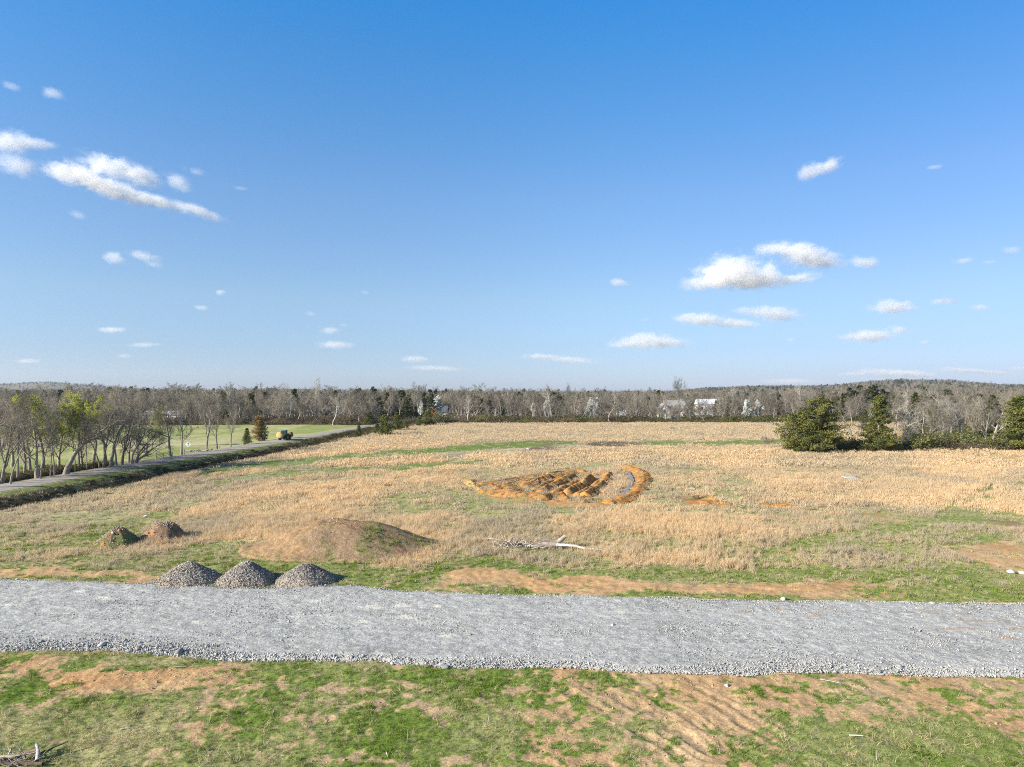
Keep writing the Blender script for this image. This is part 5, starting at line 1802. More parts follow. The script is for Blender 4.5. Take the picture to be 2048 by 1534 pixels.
# offsets measured from the log's own middle (metres, x right, y away, z up)
r_ = np.random.default_rng(9)
tang = []
for k in range(44):
    a = r_.uniform(-4.2, -.3)
    tang.append(((a, r_.normal(.1, .3), .2), (a + r_.normal(0, 1.0), r_.normal(.2, .6), r_.uniform(.35, 1.3)), .045, .012, r_.normal(0, .4)))
wood('fallen_tree', 'grey fallen dead tree lying in dry grass right of the dirt mound', 'dead tree', [
    ('trunk', 'dead_wood', [((-.9, .0, .28), (1.5, .05, .42), .22, .30, .05), ((1.4, .05, .46), (2.2, .3, 1.05), .26, .16, 0), ((-.9, 0, .28), (-2.6, .5, .5), .14, .08, .15), ((-2.6, .5, .5), (-5.2, 1.0, .75), .08, .05, .1), ((1.2, .05, .3), (-.2, .35, .75), .09, .05, .1)]),
    ('limb', 'pale_bark', [((1.4, -.15, .42), (2.9, -.8, .46), .13, .11, .12), ((2.9, -.8, .46), (3.9, -1.4, .34), .11, .09, -.05), ((3.8, -1.35, .34), (5.5, -1.6, .25), .085, .05, .08), ((-3.2, .3, .3), (-3.9, -.35, .12), .05, .04, 0), ((.0, -.2, .22), (-1.6, -.1, .5), .06, .03, .1)]),
    ('brushwood', 'dead_wood', tang)], 'dead_wood', (2.55, 60.6), 9)
r_ = np.random.default_rng(19)
tang = [((r_.uniform(-1.6, .3), r_.normal(-.2, .3), .06), (r_.uniform(-1.6, .5), r_.normal(0, .4), r_.uniform(.15, .5)), .016, .005, r_.normal(0, .12)) for k in range(34)]
wood('dead_branch', 'bleached dead branch pile cut by the lower left corner of the view', 'dead branch', [
    ('limb', 'pale_bark', [((.28, -.35, .14), (-.28, .42, .36), .085, .055, .05)]),
    ('dark_limb', 'dark_wood', [((-.1, -.15, .1), (.85, .55, .42), .07, .02, -.12), ((-1.7, -.35, .1), (.6, -.5, .12), .09, .07, .05)]),
    ('brushwood', 'dead_wood', tang + [((-1.5, -.1, .1), (-.5, -.1, .22), .07, .05, .08), ((-1.1, .1, .1), (-1.0, .1, .36), .05, .03, 0)])], 'dead_wood', (ground_at(72, 1521)), 19)
r_ = np.random.default_rng(29)
tang = [((r_.normal(0, 1.5), r_.normal(0, .8), .05), (r_.normal(0, 2.6), r_.normal(0, 1.0), r_.uniform(.4, 2.2)), .05, .012, r_.normal(0, .3)) for k in range(150)]
wood('brush_pile', 'tangled brown brush pile at the foot of the right wood edge', 'brush pile', [('brushwood', 'dead_wood', tang), ('dark_limb', 'dark_wood', [(b, a, .05, .02, .2) for a, b, *_ in tang[:60]])], 'dead_wood', ground_at(1914, 902), 29, 4)


def stick(u, v, ln, az, tilt, label, mat='pale_bark', rad=.018, name='stick', cat='stick'):
    x, y = ground_at(u, v)
    mb = Tubes()
    d = np.array((math.cos(az) * math.cos(tilt), math.sin(az) * math.cos(tilt), math.sin(tilt)))
    p = np.array((0, 0, .03 if tilt < .5 else -.1))
    pts = np.array([p, p + d * ln * .5 + (0, .02 * ln, .01), p + d * ln])
    mb.tube(pts, [rad, rad * .9, rad * .6], 6)
    o = link(name, mb.mesh(name, M[mat]))
    o.location = (x, y, float(height(x, y)) + .03)
    tag(o, label, cat)


stick(814, 1486, .62, 0, 1.5, 'upright wooden stake standing in the near grass', 'dead_wood', .018, 'stake', 'stake')
stick(778, 1515, .32, 2.2, .7, 'short forked stub leaning in the near grass left of the stake', 'pale_bark', .03)
stick(1698, 1474, .52, -.25, .06, 'pale broken stick lying on green grass at the lower right', 'pale_bark', .03)
stick(1555, 1352, .55, .1, .03, 'thin pale stick on soil just below the gravel road at right', 'pale_bark', .015)
stick(1640, 1362, .9, -.6, .03, 'long thin pale stick on soil below the gravel road', 'pale_bark', .013)
stick(240, 1461, .36, .1, .05, 'pale curved stick on grass at the lower left', 'pale_bark', .022)
stick(278, 1350, .2, 1.9, .3, 'short pale chip of wood on orange soil at left', 'pale_bark', .02)
stick(345, 1337, .5, .05, .03, 'thin straw-coloured stick on soil above the left grass', 'pale_bark', .012)
stick(597, 1330, .2, 2.0, .4, 'pale stub of wood in grass under the road edge', 'pale_bark', .02)
stick(990, 1458, .3, 1.3, 1.2, 'thin brown dead stalk standing in the near grass', 'dead_wood', .012)
stick(975, 1448, .45, 1.0, 1.3, 'pale dry stalk standing left of the brown one', 'pale_bark', .014)
stick(1753, 1520, .4, 1.2, 1.35, 'pale dry stalk standing in lower right grass', 'pale_bark', .016)


# ----------------------------------------------------------------- buildings
def prism(mb, x0, x1, y0, y1, z0, z1, axis='x'):
    """gable roof solid, ridge along axis"""
    if axis == 'x':
        ym = (y0 + y1) / 2
        v = [(x0, y0, z0), (x1, y0, z0), (x1, y1, z0), (x0, y1, z0), (x0, ym, z1), (x1, ym, z1)]
        f = [(0, 1, 2, 3)[::-1], (0, 1, 5, 4), (2, 3, 4, 5), (3, 0, 4), (1, 2, 5)]
    else:
        xm = (x0 + x1) / 2
        v = [(x0, y0, z0), (x1, y0, z0), (x1, y1, z0), (x0, y1, z0), (xm, y0, z1), (xm, y1, z1)]
        f = [(0, 1, 2, 3)[::-1], (3, 0, 4, 5), (1, 2, 5, 4), (0, 1, 4), (2, 3, 5)]
    mb.add(v, f)
    return mb


def windows(root, spots, y, w=1.0, h=1.4):
    for x, z in spots:
        f = MB().box((x, y, z), (w + .25, .12, h + .25)).build('window', M['white_paint'], root)
        MB().box((x, y - .08, z), (w, .05, h)).build('pane', M['glass'], f)


def house(name, label, u, d, w, dep, eave, ridge_h, z0, wall, roof, wins, gables=(), rz=0, cat='house', chim=False, axis='x'):
    x = (u - 1024) / FOC * d
    root = empty(name, (x, d, z0), rz)
    tag(root, label, cat)
    mb = MB().box((0, 0, eave / 2 - .5), (w, dep, eave + 1))
    for gx, gw, gh in gables:
        prism(mb, gx - gw / 2, gx + gw / 2, -dep / 2 - 1.2, 0, eave - .02, gh, 'y')
        mb.box((gx, -dep / 2 - .6, eave / 2 - .5), (gw, 1.19, eave + .98))
    if axis == 'y':
        prism(mb, -w / 2, w / 2, -dep / 2, dep / 2, eave, ridge_h - .15, 'y')
    mb.build('wall', M[wall], root)
    rb = MB()
    if axis == 'x':
        prism(rb, -w / 2 - .4, w / 2 + .4, -dep / 2 - .5, dep / 2 + .5, eave, ridge_h, 'x')
    else:
        for s in (-1, 1):
            a = (s * (w / 2 + .4), eave - .2)
            b = (0, ridge_h)
            rb.add([(a[0], -dep / 2 - .4, a[1]), (a[0], dep / 2 + .4, a[1]), (b[0], dep / 2 + .4, b[1]), (b[0], -dep / 2 - .4, b[1]), (a[0], -dep / 2 - .4, a[1] + .18), (a[0], dep / 2 + .4, a[1] + .18), (b[0], dep / 2 + .4, b[1] + .18), (b[0], -dep / 2 - .4, b[1] + .18)],
                   [(0, 1, 2, 3), (4, 7, 6, 5), (0, 3, 7, 4), (1, 5, 6, 2), (0, 4, 5, 1)])
    for gx, gw, gh in gables:
        for s in (-1, 1):
            a = (gx + s * (gw / 2 + .3), eave - .15)
            rb.add([(a[0], -dep / 2 - 1.5, a[1]), (a[0], 0, a[1]), (gx, 0, gh), (gx, -dep / 2 - 1.5, gh), (a[0], -dep / 2 - 1.5, a[1] + .2), (a[0], 0, a[1] + .2), (gx, 0, gh + .2), (gx, -dep / 2 - 1.5, gh + .2)],
                   [(0, 1, 2, 3), (4, 7, 6, 5), (0, 3, 7, 4), (1, 5, 6, 2), (0, 4, 5, 1)])
    ro = rb.build('roof', M[roof], root)
    if chim:
        MB().box((w * .2, 0, ridge_h), (.9, .9, 1.8)).build('chimney', M['tank_side'], ro)
    windows(root, wins, -dep / 2 - (1.26 if gables else .07))
    return root


house('farmhouse', 'white farmhouse with grey roof and gabled fronts behind the tallest fan-crowned tree', 1353, 355, 13, 8, 3.6, 9.2, 0, 'white_paint', 'grey_roof', [(-2.6, 1.8), (2.6, 1.8), (0, 1.8)], [(3.6, 4.4, 7.2)], chim=True)
house('cottage', 'small white gabled cottage left of the farmhouse', 1326, 352, 5.0, 7, 3.8, 7.6, 0, 'white_paint', 'grey_roof', [(0, 3.9), (-1.2, 1.6), (1.2, 1.6)], axis='y')
house('barn', 'long white barn with pale metal roof right of the farmhouse', 1415, 400, 12.6, 9, 6.2, 9.4, 0, 'white_paint', 'metal_roof', [(-4.5, 4), (-1.5, 4), (1.5, 4), (4.5, 4)], cat='barn')
house('small_house', 'small house with white sloping roof left of the farmhouse woods', 1195, 345, 7, 6, 2.6, 5.2, 0, 'white_paint', 'metal_roof', [(-1.5, 1.5), (1.5, 1.5)], rz=.5)
house('shed', 'tiny white shed between small house and farmhouse', 1243, 380, 5, 4, 5.5, 6.8, 0, 'white_paint', 'metal_roof', [(0, 4.5)], cat='shed')
house('slate_roofed_house', 'house with dark slate roof behind the white truck', 879, 372, 8.5, 7, 2.4, 6.0, 0, 'white_paint', 'dark_roof', [(-1.8, 1.4), (1.8, 1.4)])
house('white_farm_building', 'long white farm building glimpsed through the lane trees', 328, 330, 18, 6, 2.6, 4.6, 0, 'white_paint', 'metal_roof', [(-4, 1.4), (0, 1.4), (4, 1.4)])
house('field_shelter', 'small dark-roofed livestock shelter in the green pasture', 266, 178, 2.8, 2.2, 1.7, 2.5, 0, 'dead_wood', 'sign_black', [], cat='shelter')

tk = empty('water_tank', ((1681.5 - 1024) / FOC * 640, 640, 0))
tag(tk, 'round water tank with white conical roof standing above the right woods', 'water tank')
MB().ring_profile((0, 0, 0), (0, 0, 1), [(-1, 2.9), (5, 2.9), (9.6, 2.9)], 28).build('wall', M['tank_side'], tk, True)
MB().ring_profile((0, 0, 9.62), (0, 0, 1), [(0, 3.2), (.25, 3.2), (1.7, .5), (1.95, .1)], 28).build('roof', M['white_paint'], tk, True)


# ----------------------------------------------------------------- tractor carrying two round bales
def wheel(root, c, rad, wid, name='wheel'):
    w = MB().ring_profile((c[0] - wid / 2, c[1], c[2]), (1, 0, 0), [(0, rad * .86), (wid * .15, rad), (wid * .85, rad), (wid, rad * .86)], 20)
    for k in range(20):
        a = k * 2 * math.pi / 20
        w.box((c[0], c[1] + math.cos(a) * rad * 1.0, c[2] + math.sin(a) * rad * 1.0), (wid * .9, .07, .07))
    wo = w.build(name, M['rubber'], root)
    MB().ring_profile((c[0] - wid / 2 - .02, c[1], c[2]), (1, 0, 0), [(0, rad * .55), (.05, rad * .58), (wid, rad * .58), (wid + .04, rad * .55)], 20).build('rim', M['yellow_paint'], wo)


tx, ty = ground_at(558, 884)
tx, ty = float(np.interp(ty, LY, LX)) - .2, ty
TR = math.atan2(-(np.interp(ty + 5, LY, LX) - np.interp(ty - 5, LY, LX)), 10)
tz = .55 + float(hill_z(np.array(tx), np.array(ty)))
t = empty('tractor', (tx, ty, tz), TR, (1.0, 1.0, 1.0))
tag(t, 'dark green cab tractor driving away on the lane between two round bales', 'tractor')
MB().box((0, 1.35, 1.25), (.95, 2.1, .95), .12, top=.9).box((0, .2, .75), (.8, 3.6, .5), .08).box((0, 2.42, 1.0), (.7, .12, .7)).build('bonnet', M['green_paint'], t)
cab = MB()
for sx in (-1, 1):
    for yy in (-.75, .45):
        cab.tube([(sx * .68, yy, 1.3), (sx * .62, yy * .92 - .02, 2.55)], .055, 6)
cab.box((0, -.15, 2.64), (1.55, 1.5, .18), .15, top=.92).box((0, -.15, 1.32), (1.4, 1.25, .35), .08)
co = cab.build('cab', M['green_paint'], t)
MB().box((0, -.15, 2.02), (1.22, 1.12, 1.06), .05, top=.94).build('window', M['glass'], co)
for sx in (-1, 1):
    MB().box((sx * .98, -.55, 1.72), (.52, 1.1, .08), .1).box((sx * .98, -1.05, 1.45), (.52, .08, .5)).build('fender', M['green_paint'], t)
    wheel(t, (sx * 1.0, -.55, .82), .82, .5)
    wheel(t, (sx * .85, 1.75, .55), .55, .36)
    MB().box((sx * .6, -1.12, 1.35), (.16, .06, .12)).build('tail_light', M['red_shrub'], t)
    MB().tube([(sx * .52, .9, 1.5), (sx * .55, 2.0, 1.35), (sx * .5, 3.0, .75)], .07, 6).build('loader_arm', M['green_paint'], t)
MB().tube([(.3, 1.0, 1.6), (.3, 1.0, 2.5)], .05, 8).build('exhaust', M['steel'], t)
MB().tube([(0, -1.0, .95), (0, -2.6, 1.2)], .05, 6).tube([(-.4, -1.0, .8), (-.4, -1.4, .85), (.4, -1.4, .85), (.4, -1.0, .8)], .05, 6).build('bale_spike', M['steel'], t)


def bale(name, off, mat, label, rad=.78, ln=1.25):
    c, s = math.cos(TR), math.sin(TR)
    x, y = tx + off[0] * c - off[1] * s, ty + off[0] * s + off[1] * c
    me = MB().ring_profile((-ln / 2, 0, 0), (1, 0, 0), [(0, rad * .25), (.03, rad * .9), (.09, rad), (ln / 2, rad * 1.02), (ln - .09, rad), (ln - .03, rad * .9), (ln, rad * .25)], 26).build(name, M[mat], None, True)
    me.location = (x, y, tz + off[2])
    me.rotation_euler = (0, 0, TR + R(90))
    tag(me, label, 'hay bale', 'bales on the tractor')


bale('hay_bale', (-.3, -2.15, 1.5), 'hay', 'bright tan round hay bale on the rear spike of the tractor', .82, 1.3)
bale('hay_bale', (0.15, 3.3, 1.25), 'olive_hay', 'shaded olive round bale carried at the front of the tractor', .78, 1.3)

# ----------------------------------------------------------------- truck, sign, gate
px, py = (890 - 1024) / FOC * 318, 318
k = empty('truck', (px, py, .5), R(-90))
tag(k, 'white truck cab with a low flatbed parked beyond the field corner', 'truck')
b = MB()
pf = [(-1.1, 0.5), (1.15, 0.5), (1.15, 1.55), (.95, 1.7), (.35, 2.75), (-1.1, 2.8)]
n = len(pf)
b.add([(sx * 1.15, p[0], p[1]) for sx in (-1, 1) for p in pf], [tuple(range(n))[::-1], tuple(range(n, 2 * n))] + [(i, (i + 1) % n, n + (i + 1) % n, n + i) for i in range(n)])
kc = b.build('cab', M['white_paint'], k)
MB().add([(-1.0, .96, 1.78), (1.0, .96, 1.78), (.95, .45, 2.62), (-.95, .45, 2.62)], [(0, 1, 2, 3)]).build('windshield', M['glass'], kc)
for sx in (-1, 1):
    MB().box((sx * 1.16, -.2, 2.15), (.03, .9, .65)).build('window', M['glass'], kc)
    for yy in (.45, -3.4, -4.5):
        wheel(k, (sx * .95, yy, .48), .48, .3)
MB().box((0, -1.9, .8), (2.3, 8.4, .16)).box((0, -3.9, .62), (.9, 9.0, .3)).build('flatbed', M['steel'], k)
tr = empty('flatbed_trailer', ((915 - 1024) / FOC * 312, 312, 0.4), R(-84))
tag(tr, 'pale low flatbed trailer parked right of the white truck', 'trailer')
MB().box((0, 0, .8), (2.4, 6.0, .2)).box((0, -1.4, 1.5), (2.2, .12, 1.3)).build('deck', M['white_paint'], tr)
for sx in (-1, 1):
    for yy in (-.6, .6):
        wheel(tr, (sx * .95, yy, .4), .4, .28)

sx_, sy_ = ground_at(376, 911)
sg = empty('road_sign', (sx_, sy_, float(height(sx_, sy_))), R(8))
tag(sg, 'white diamond road sign on a post beside the country lane', 'road sign')
MB().tube([(0, .04, -.3), (0, .04, 2.6)], .045, 6).build('post', M['steel'], sg)
a = .64
fc = MB().add([(0, 0, 2.05 - a), (a, 0, 2.05), (0, 0, 2.05 + a), (-a, 0, 2.05), (0, .02, 2.05 - a), (a, .02, 2.05), (0, .02, 2.05 + a), (-a, .02, 2.05)],
              [(0, 1, 2, 3), (7, 6, 5, 4), (0, 4, 5, 1), (1, 5, 6, 2), (2, 6, 7, 3), (3, 7, 4, 0)]).build('sign_face', M['sign_white'], sg)
MB().box((.0, -.012, 2.0), (.09, .02, .55)).add([(.0, -.02, 2.42), (.2, -.02, 2.2), (.1, -.02, 2.18), (.0, -.02, 2.3)], [(0, 3, 2, 1)]).build('arrow', M['sign_black'], fc)


def gate(u0, v0, u1, v1, label):
    a, b = np.array(ground_at(u0, v0)), np.array(ground_at(u1, v1))
    L = np.hypot(*(b - a))
    g = empty('farm_gate', (a[0], a[1], float(height(*a))), math.atan2(b[1] - a[1], b[0] - a[0]))
    tag(g, label, 'gate')
    rails = MB()
    for z in (.25, .55, .85, 1.15):
        rails.tube([(0, 0, z), (L, 0, z)], .05, 6)
    rails.tube([(L * .5, 0, .2), (L * .5, 0, 1.2)], .05, 6)
    rails.build('rails', M['dead_wood'], g)
    for x in (0, L):
        MB().tube([(x, 0, -.3), (x, 0, 1.45)], .10, 8).build('post', M['dead_wood'], g)


gate(313, 926, 340, 918, 'grey railed farm gate beside the lane at the end of the tree clump')


def post_fence(pts, label, step=5.0):
    w = np.array([ground_at(*p) for p in pts])
    t = np.concatenate([[0], np.cumsum(np.hypot(*np.diff(w, axis=0).T))])
    s = np.arange(0, t[-1], step)
    x, y = np.interp(s, t, w[:, 0]), np.interp(s, t, w[:, 1])
    z = height(x, y)
    o = empty('wire_fence', (x[0], y[0], z[0]))
    tag(o, label, 'fence')
    for i in range(len(s)):
        MB().tube([(x[i] - x[0], y[i] - y[0], z[i] - z[0] - .3), (x[i] - x[0], y[i] - y[0], z[i] - z[0] + 1.25)], .07, 6).build('post', M['dead_wood'], o)
    w = MB()
    for h in (.4, .75, 1.1):
        w.tube([(x[i] - x[0], y[i] - y[0], z[i] - z[0] + h) for i in range(len(s))], .012, 4)
    w.build('wire', M['steel'], o)


post_fence([(345, 920), (400, 909), (480, 896), (530, 888)], 'wire fence on thin posts along the pasture side of the lane')
r_ = np.random.default_rng(39)
wood('log_pile', 'pale cut logs heaped beside the diamond sign at the pasture edge', 'log pile', [
    ('logs', 'dead_wood', [((-3 + i * .9, .3 * (i % 3), .2 + .22 * (i % 2)), (-1 + i * .95, .4 * (i % 2), .25 + .2 * (i % 3)), .16, .14, .05) for i in range(7)])], 'dead_wood', ground_at(390, 907), 39)


# ----------------------------------------------------------------- clouds: real volumes far beyond the hills
def cloud_material():
    m, nt, out = new_mat('cloud_vapour')
    tc = N(nt, 'ShaderNodeTexCoord')
    ln = N(nt, 'ShaderNodeVectorMath', operation='LENGTH')
    nt.links.new(tc.outputs['Object'], ln.inputs[0])
    geo = N(nt, 'ShaderNodeNewGeometry')
    sc = N(nt, 'ShaderNodeVectorMath', operation='MULTIPLY')
    sc.inputs[1].default_value = (1, 1, 1.5)
    nt.links.new(geo.outputs['Position'], sc.inputs[0])
    n1 = N(nt, 'ShaderNodeTexNoise', inp={'Scale': 1 / 80., 'Detail': 7, 'Roughness': .6, 'Distortion': .4})
    nt.links.new(sc.outputs[0], n1.inputs['Vector'])
    fall = N(nt, 'ShaderNodeMapRange', interpolation_type='LINEAR', inp={1: 1.0, 2: 0.0, 3: 0.0, 4: 1.0})
    nt.links.new(ln.outputs['Value'], fall.inputs[0])
    a = N(nt, 'ShaderNodeMath', operation='MULTIPLY_ADD', inp={1: 3.6, 2: -2.28})
    nt.links.new(n1.outputs['Fac'], a.inputs[0])
    s = N(nt, 'ShaderNodeMath', operation='ADD')
    nt.links.new(a.outputs[0], s.inputs[0])
    f2 = N(nt, 'ShaderNodeMath', operation='MULTIPLY', inp={1: 1.75})
    nt.links.new(fall.outputs[0], f2.inputs[0])
    nt.links.new(f2.outputs[0], s.inputs[1])
    cl = N(nt, 'ShaderNodeMapRange', inp={1: 0.0, 2: 0.7, 3: 0.0, 4: 1.0})
    nt.links.new(s.outputs[0], cl.inputs[0])
    e = N(nt, 'ShaderNodeMath', operation='MULTIPLY')
    nt.links.new(cl.outputs[0], e.inputs[0])
    nt.links.new(fall.outputs[0], e.inputs[1])
    oi = N(nt, 'ShaderNodeObjectInfo')
    d = N(nt, 'ShaderNodeMath', operation='MULTIPLY')
    nt.links.new(e.outputs[0], d.inputs[0])
    nt.links.new(oi.outputs['Color'], d.inputs[1])
    d2 = N(nt, 'ShaderNodeMath', operation='MULTIPLY', inp={1: .0135})
    nt.links.new(d.outputs[0], d2.inputs[0])
    v = N(nt, 'ShaderNodeVolumePrincipled', inp={'Color': (.99, .99, .99, 1), 'Anisotropy': .1})
    nt.links.new(d2.outputs[0], v.inputs['Density'])
    nt.links.new(v.outputs[0], out.inputs['Volume'])
    return m


M['cloud'] = cloud_material()
_cm = rock_mesh('cloud_puff', 2, M['cloud'], 1, 3)
_v = np.empty(len(_cm.vertices) * 3, np.float32)
_cm.vertices.foreach_get('co', _v)
_v = _v.reshape(-1, 3)
_v /= np.linalg.norm(_v, axis=1)[:, None]
_cm.vertices.foreach_set('co', (_v * 1.02).ravel())
_cm.update()
CLOUD_D = 5200.0


def cloud(label, puffs, D=CLOUD_D):
    u0 = sum(p[0] for p in puffs) / len(puffs)
    v0 = sum(p[1] for p in puffs) / len(puffs)
    k = D / FOC
    c = ((u0 - 1024) * k, D, CAM_H + (HZ - v0) * k)
    root = None
    if len(puffs) > 1:
        root = empty('cloud', c)
        tag(root, label, 'cloud', 'fair weather clouds')
    for (u, v, ru, rv, ang, den) in puffs:
        o = link('cloud' if root is None else 'puff', _cm, root)
        p = Vector(((u - 1024) * k, D, CAM_H + (HZ - v) * k))
        o.location = p if root is None else p - Vector(c)
        o.scale = (ru * k, max(rv * 1.6, ru * .5) * k, rv * k)
        o.rotation_euler = (0, R(ang), 0)
        den = den * 1.5 if den < .7 else den
        o.color = (den, den, den, 1)
        if root is None:
            tag(o, label, 'cloud', 'fair weather clouds')


cloud('large pale cloud streaming down to the right in the left sky', [(150, 348, 95, 36, 8, 1.0), (225, 335, 95, 34, 14, 1.0), (280, 352, 60, 34, 20, .9), (215, 374, 150, 30, 19, 1.0), (310, 402, 100, 20, 17, .9), (395, 422, 90, 17, 19, .8)])
cloud('pale puffy cloud cut by the left edge of the sky', [(20, 285, 75, 32, 0, .9), (70, 287, 62, 20, 10, .7)])
cloud('thin ragged cloud under the one cut by the left edge', [(35, 330, 60, 34, 12, .35)])
cloud('small thin cloud right of the large left cloud', [(355, 365, 42, 27, 25, .35)])
cloud('faint wisp above the small thin cloud at left', [(390, 343, 38, 12, 12, .22)])
cloud('tiny faint wisp right of the large left cloud', [(482, 376, 22, 9, 10, .22)])
cloud('small pale wisp high in the upper left sky', [(106, 188, 36, 16, 14, .45)])
cloud('faint wisp at the upper left edge of the sky', [(22, 172, 32, 13, 18, .28)])
cloud('faint streaky wisp under the large left cloud', [(156, 431, 24, 14, 25, .22)])
cloud('pair of soft puffs low in the left sky', [(229, 516, 32, 20, 0, .5), (285, 512, 50, 16, 12, .4), (306, 528, 34, 12, 15, .3)])
cloud('tiny round white puff in the left middle sky', [(440, 584, 13, 9, 0, 1.2)])
cloud('small flat puff under the tiny round puff', [(402, 615, 24, 9, 5, .6)])
cloud('flat grey-white cloud low above the left woods', [(226, 660, 44, 11, 0, .6)], 6500)
cloud('faint flat wisp low above the left woods', [(290, 690, 48, 8, 0, .35)], 6500)
cloud('small faint wisp lowest above the left woods', [(248, 712, 24, 7, 0, .4)], 6500)
cloud('faint flat streak at the far left horizon', [(55, 722, 44, 8, 0, .3)], 6500)
cloud('tiny wisp in the middle left sky', [(621, 628, 18, 9, 15, .3)])
cloud('small flat white cloud above a wider flat one in mid sky', [(658, 661, 34, 12, 5, .7)], 6500)
cloud('tiny wisp right above the mid sky flat cloud', [(686, 650, 18, 7, 5, .35)], 6500)
cloud('wider flat white cloud low in mid sky', [(670, 690, 62, 13, 2, .7)], 6500)
cloud('faint tiny puff in the upper middle sky', [(731, 585, 18, 7, 5, .3)])
cloud('faint layered cloud low over the centre woods', [(830, 718, 50, 10, 0, .45), (870, 737, 90, 9, 2, .3)], 7500)
cloud('thin broken cloud low over the centre right woods', [(1078, 713, 50, 10, 0, .6), (1140, 720, 90, 12, 5, .35)], 7500)
cloud('small round white cloud alone in the right middle sky', [(1238, 564, 27, 14, 8, 1.3)])
cloud('bright split cloud highest in the right sky', [(1620, 343, 38, 23, -10, 1.2), (1657, 333, 46, 21, -20, 1.3)])
cloud('tiny wisp high at the right of the sky', [(1868, 335, 24, 7, -5, .6)])
cloud('largest bright heaped cloud in the right sky', [(1462, 545, 100, 50, 0, 1.4), (1410, 565, 75, 27, 0, 1.0), (1500, 560, 120, 30, 3, 1.2), (1535, 548, 40, 32, 30, 1.1), (1590, 558, 80, 17, -6, 1.0)])
cloud('second bright heaped cloud above the largest one', [(1600, 508, 85, 36, 8, 1.3), (1550, 498, 65, 22, -6, 1.0), (1640, 520, 75, 28, 10, 1.2)])
cloud('small bright cloud right of the two heaped clouds', [(1728, 525, 42, 20, 8, 1.2)])
cloud('small cloud near the right edge above the cloud pair', [(1928, 521, 34, 13, -8, .7)])
cloud('tiny flat cloud right of the small right-edge cloud', [(1977, 524, 22, 7, 0, .6)])
cloud('small pale cloud at the right edge of the sky', [(2022, 500, 32, 11, 5, .5)])
cloud('long low cloud left of a second one under the heaped clouds', [(1400, 639, 85, 20, 4, 1.1), (1470, 647, 80, 15, 4, .9)], 6000)
cloud('broad low cloud right of the long low cloud', [(1550, 627, 80, 24, 5, 1.0), (1500, 622, 55, 14, 3, .7)], 6000)
cloud('flat-bottomed cloud low over the barn woods', [(1290, 682, 85, 28, 0, .9), (1340, 686, 70, 18, 0, .8), (1250, 690, 60, 11, 0, .5)], 6000)
cloud('bright flat cloud left of two small ones at right', [(1785, 614, 72, 22, 2, 1.2)], 6000)
cloud('small bright cloud between the flat cloud and the right edge', [(1890, 602, 44, 12, -4, 1.1)], 6000)
cloud('small bright cloud nearest the right edge of the lower sky', [(1958, 615, 36, 10, 0, 1.1)], 6000)
cloud('long bright cloud low above the right hill', [(1735, 673, 85, 20, -3, 1.1), (1795, 660, 42, 13, 4, .9)], 6000)
cloud('tiny white puff right of the long bright cloud', [(1852, 685, 20, 8, -5, .9)], 6000)
cloud('tiny faint puff below the broad low cloud', [(1582, 680, 14, 9, 0, .4)], 6000)
cloud('tiny faint puff left of the broad low cloud', [(1292, 640, 14, 6, 0, .4)], 6000)
cloud('layered cloud bank lying along the top of the right hill', [(1775, 746, 90, 14, 4, .7), (1830, 748, 80, 11, 4, .6), (1710, 748, 50, 9, 0, .5)], 7500)
cloud('flat cloud bank at the right horizon beyond the hill', [(1930, 741, 80, 9, 4, .55), (1990, 745, 60, 8, 4, .45)], 7500)
cloud('low cloud at the right edge beyond the hill', [(2040, 737, 40, 8, 0, .5)], 7500)
cloud('long faint cloud streak left of the right hill', [(1580, 762, 90, 9, 0, .3)], 7500)

# ----------------------------------------------------------------- air
HAZE = 7.0e-5
bx = MB().box((0, 1500, 74), (9600, 6700, 152))
hm, nt, out = new_mat('thin_haze')
pv = N(nt, 'ShaderNodeVolumePrincipled', inp={'Color': (.82, .90, 1.0, 1), 'Density': HAZE, 'Anisotropy': .3})
nt.links.new(pv.outputs[0], out.inputs['Volume'])
if HAZE:
    tag(bx.build('haze', hm), kind='stuff')

# ----------------------------------------------------------------- light
AZ, EL = R(-117), R(25)
SKY_GRADE = [(0.0, (.56, .70, 1.22)), (.06, (.62, .74, 1.06)), (.132, (.80, .89, 1.04)), (.27, (.78, 1.02, 1.25)), (.39, (.52, 1.08, 1.45)), (.5, (.26, 1.12, 1.70)), (.66, (.5, .7, .8)), (1.0, (.5, .55, .58))]
w = bpy.data.worlds.new('World')
scene.world = w
w.use_nodes = True
nt = w.node_tree
nt.nodes.clear()
out = nt.nodes.new('ShaderNodeOutputWorld')
bg = N(nt, 'ShaderNodeBackground', inp={'Strength': .08})
sky = N(nt, 'ShaderNodeTexSky', sky_type='NISHITA', sun_disc=False, sun_elevation=EL, sun_rotation=AZ, altitude=100, air_density=1.0, dust_density=.3, ozone_density=2.0)
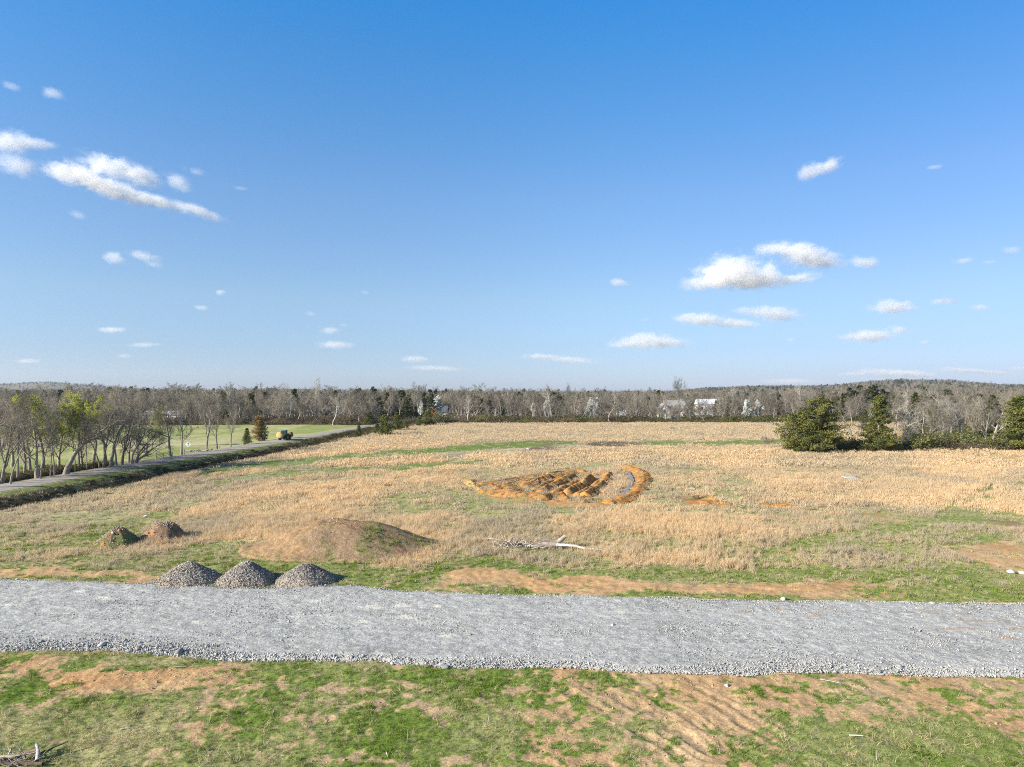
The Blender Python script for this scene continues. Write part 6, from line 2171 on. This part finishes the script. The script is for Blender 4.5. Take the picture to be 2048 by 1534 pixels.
# deep spring blue: the sky colour is graded by height above the horizon
tc = N(nt, 'ShaderNodeTexCoord')
sx = N(nt, 'ShaderNodeSeparateXYZ')
nt.links.new(tc.outputs['Generated'], sx.inputs[0])
cr = N(nt, 'ShaderNodeValToRGB')
pts = SKY_GRADE
while len(cr.color_ramp.elements) < len(pts):
    cr.color_ramp.elements.new(.5)
for e, (p, c) in zip(cr.color_ramp.elements, pts):
    e.position = p
    e.color = c + (1,)
nt.links.new(sx.outputs['Z'], cr.inputs[0])
# the side of the sky away from the sun is a little less bright
mr = N(nt, 'ShaderNodeMapRange', interpolation_type='SMOOTHSTEP', inp={1: .05, 2: .62, 3: 0, 4: 1})
nt.links.new(sx.outputs['X'], mr.inputs[0])
away = mixcol(nt, mr.outputs[0], (1, 1, 1, 1), (.87, .85, .89, 1))
gr_ = mixcol(nt, 1.0, sky.outputs[0], cr.outputs[0], 'MULTIPLY')
nt.links.new(mixcol(nt, 1.0, gr_, away, 'MULTIPLY'), bg.inputs['Color'])
nt.links.new(bg.outputs[0], out.inputs[0])

ld = bpy.data.lights.new('sun', 'SUN')
ld.energy = 5.0
ld.angle = R(.5)
ld.color = (1.0, .93, .82)
lo = bpy.data.objects.new('sun', ld)
col.objects.link(lo)
sv = Vector((math.sin(AZ) * math.cos(EL), math.cos(AZ) * math.cos(EL), math.sin(EL)))
lo.rotation_euler = sv.to_track_quat('Z', 'Y').to_euler()
lo.location = (-60, -20, 60)

# ----------------------------------------------------------------- camera
cd = bpy.data.cameras.new('camera')
cd.sensor_width = 36.0
cd.lens = 36.0 * FOC / 2048.0
cd.shift_y = (HZ - 767.0) / 2048.0
cd.clip_start = .5
cd.clip_end = 30000
co_ = bpy.data.objects.new('camera', cd)
col.objects.link(co_)
co_.location = (0, 0, CAM_H)
co_.rotation_euler = (R(90), 0, 0)
scene.camera = co_

scene.view_settings.view_transform = 'Standard'
scene.view_settings.look = 'None'
scene.view_settings.exposure = 0.93
scene.view_settings.gamma = 1.0
scene.render.engine = 'CYCLES'
scene.cycles.max_bounces = 16
scene.cycles.diffuse_bounces = 3
scene.cycles.transmission_bounces = 3
scene.cycles.transparent_max_bounces = 8
scene.cycles.volume_bounces = 16
scene.cycles.volume_step_rate = 1.0
scene.cycles.filter_width = 1.0
scene.cycles.use_adaptive_sampling = False
scene.cycles.use_denoising = False
scene.cycles.denoiser = 'OPENIMAGEDENOISE'
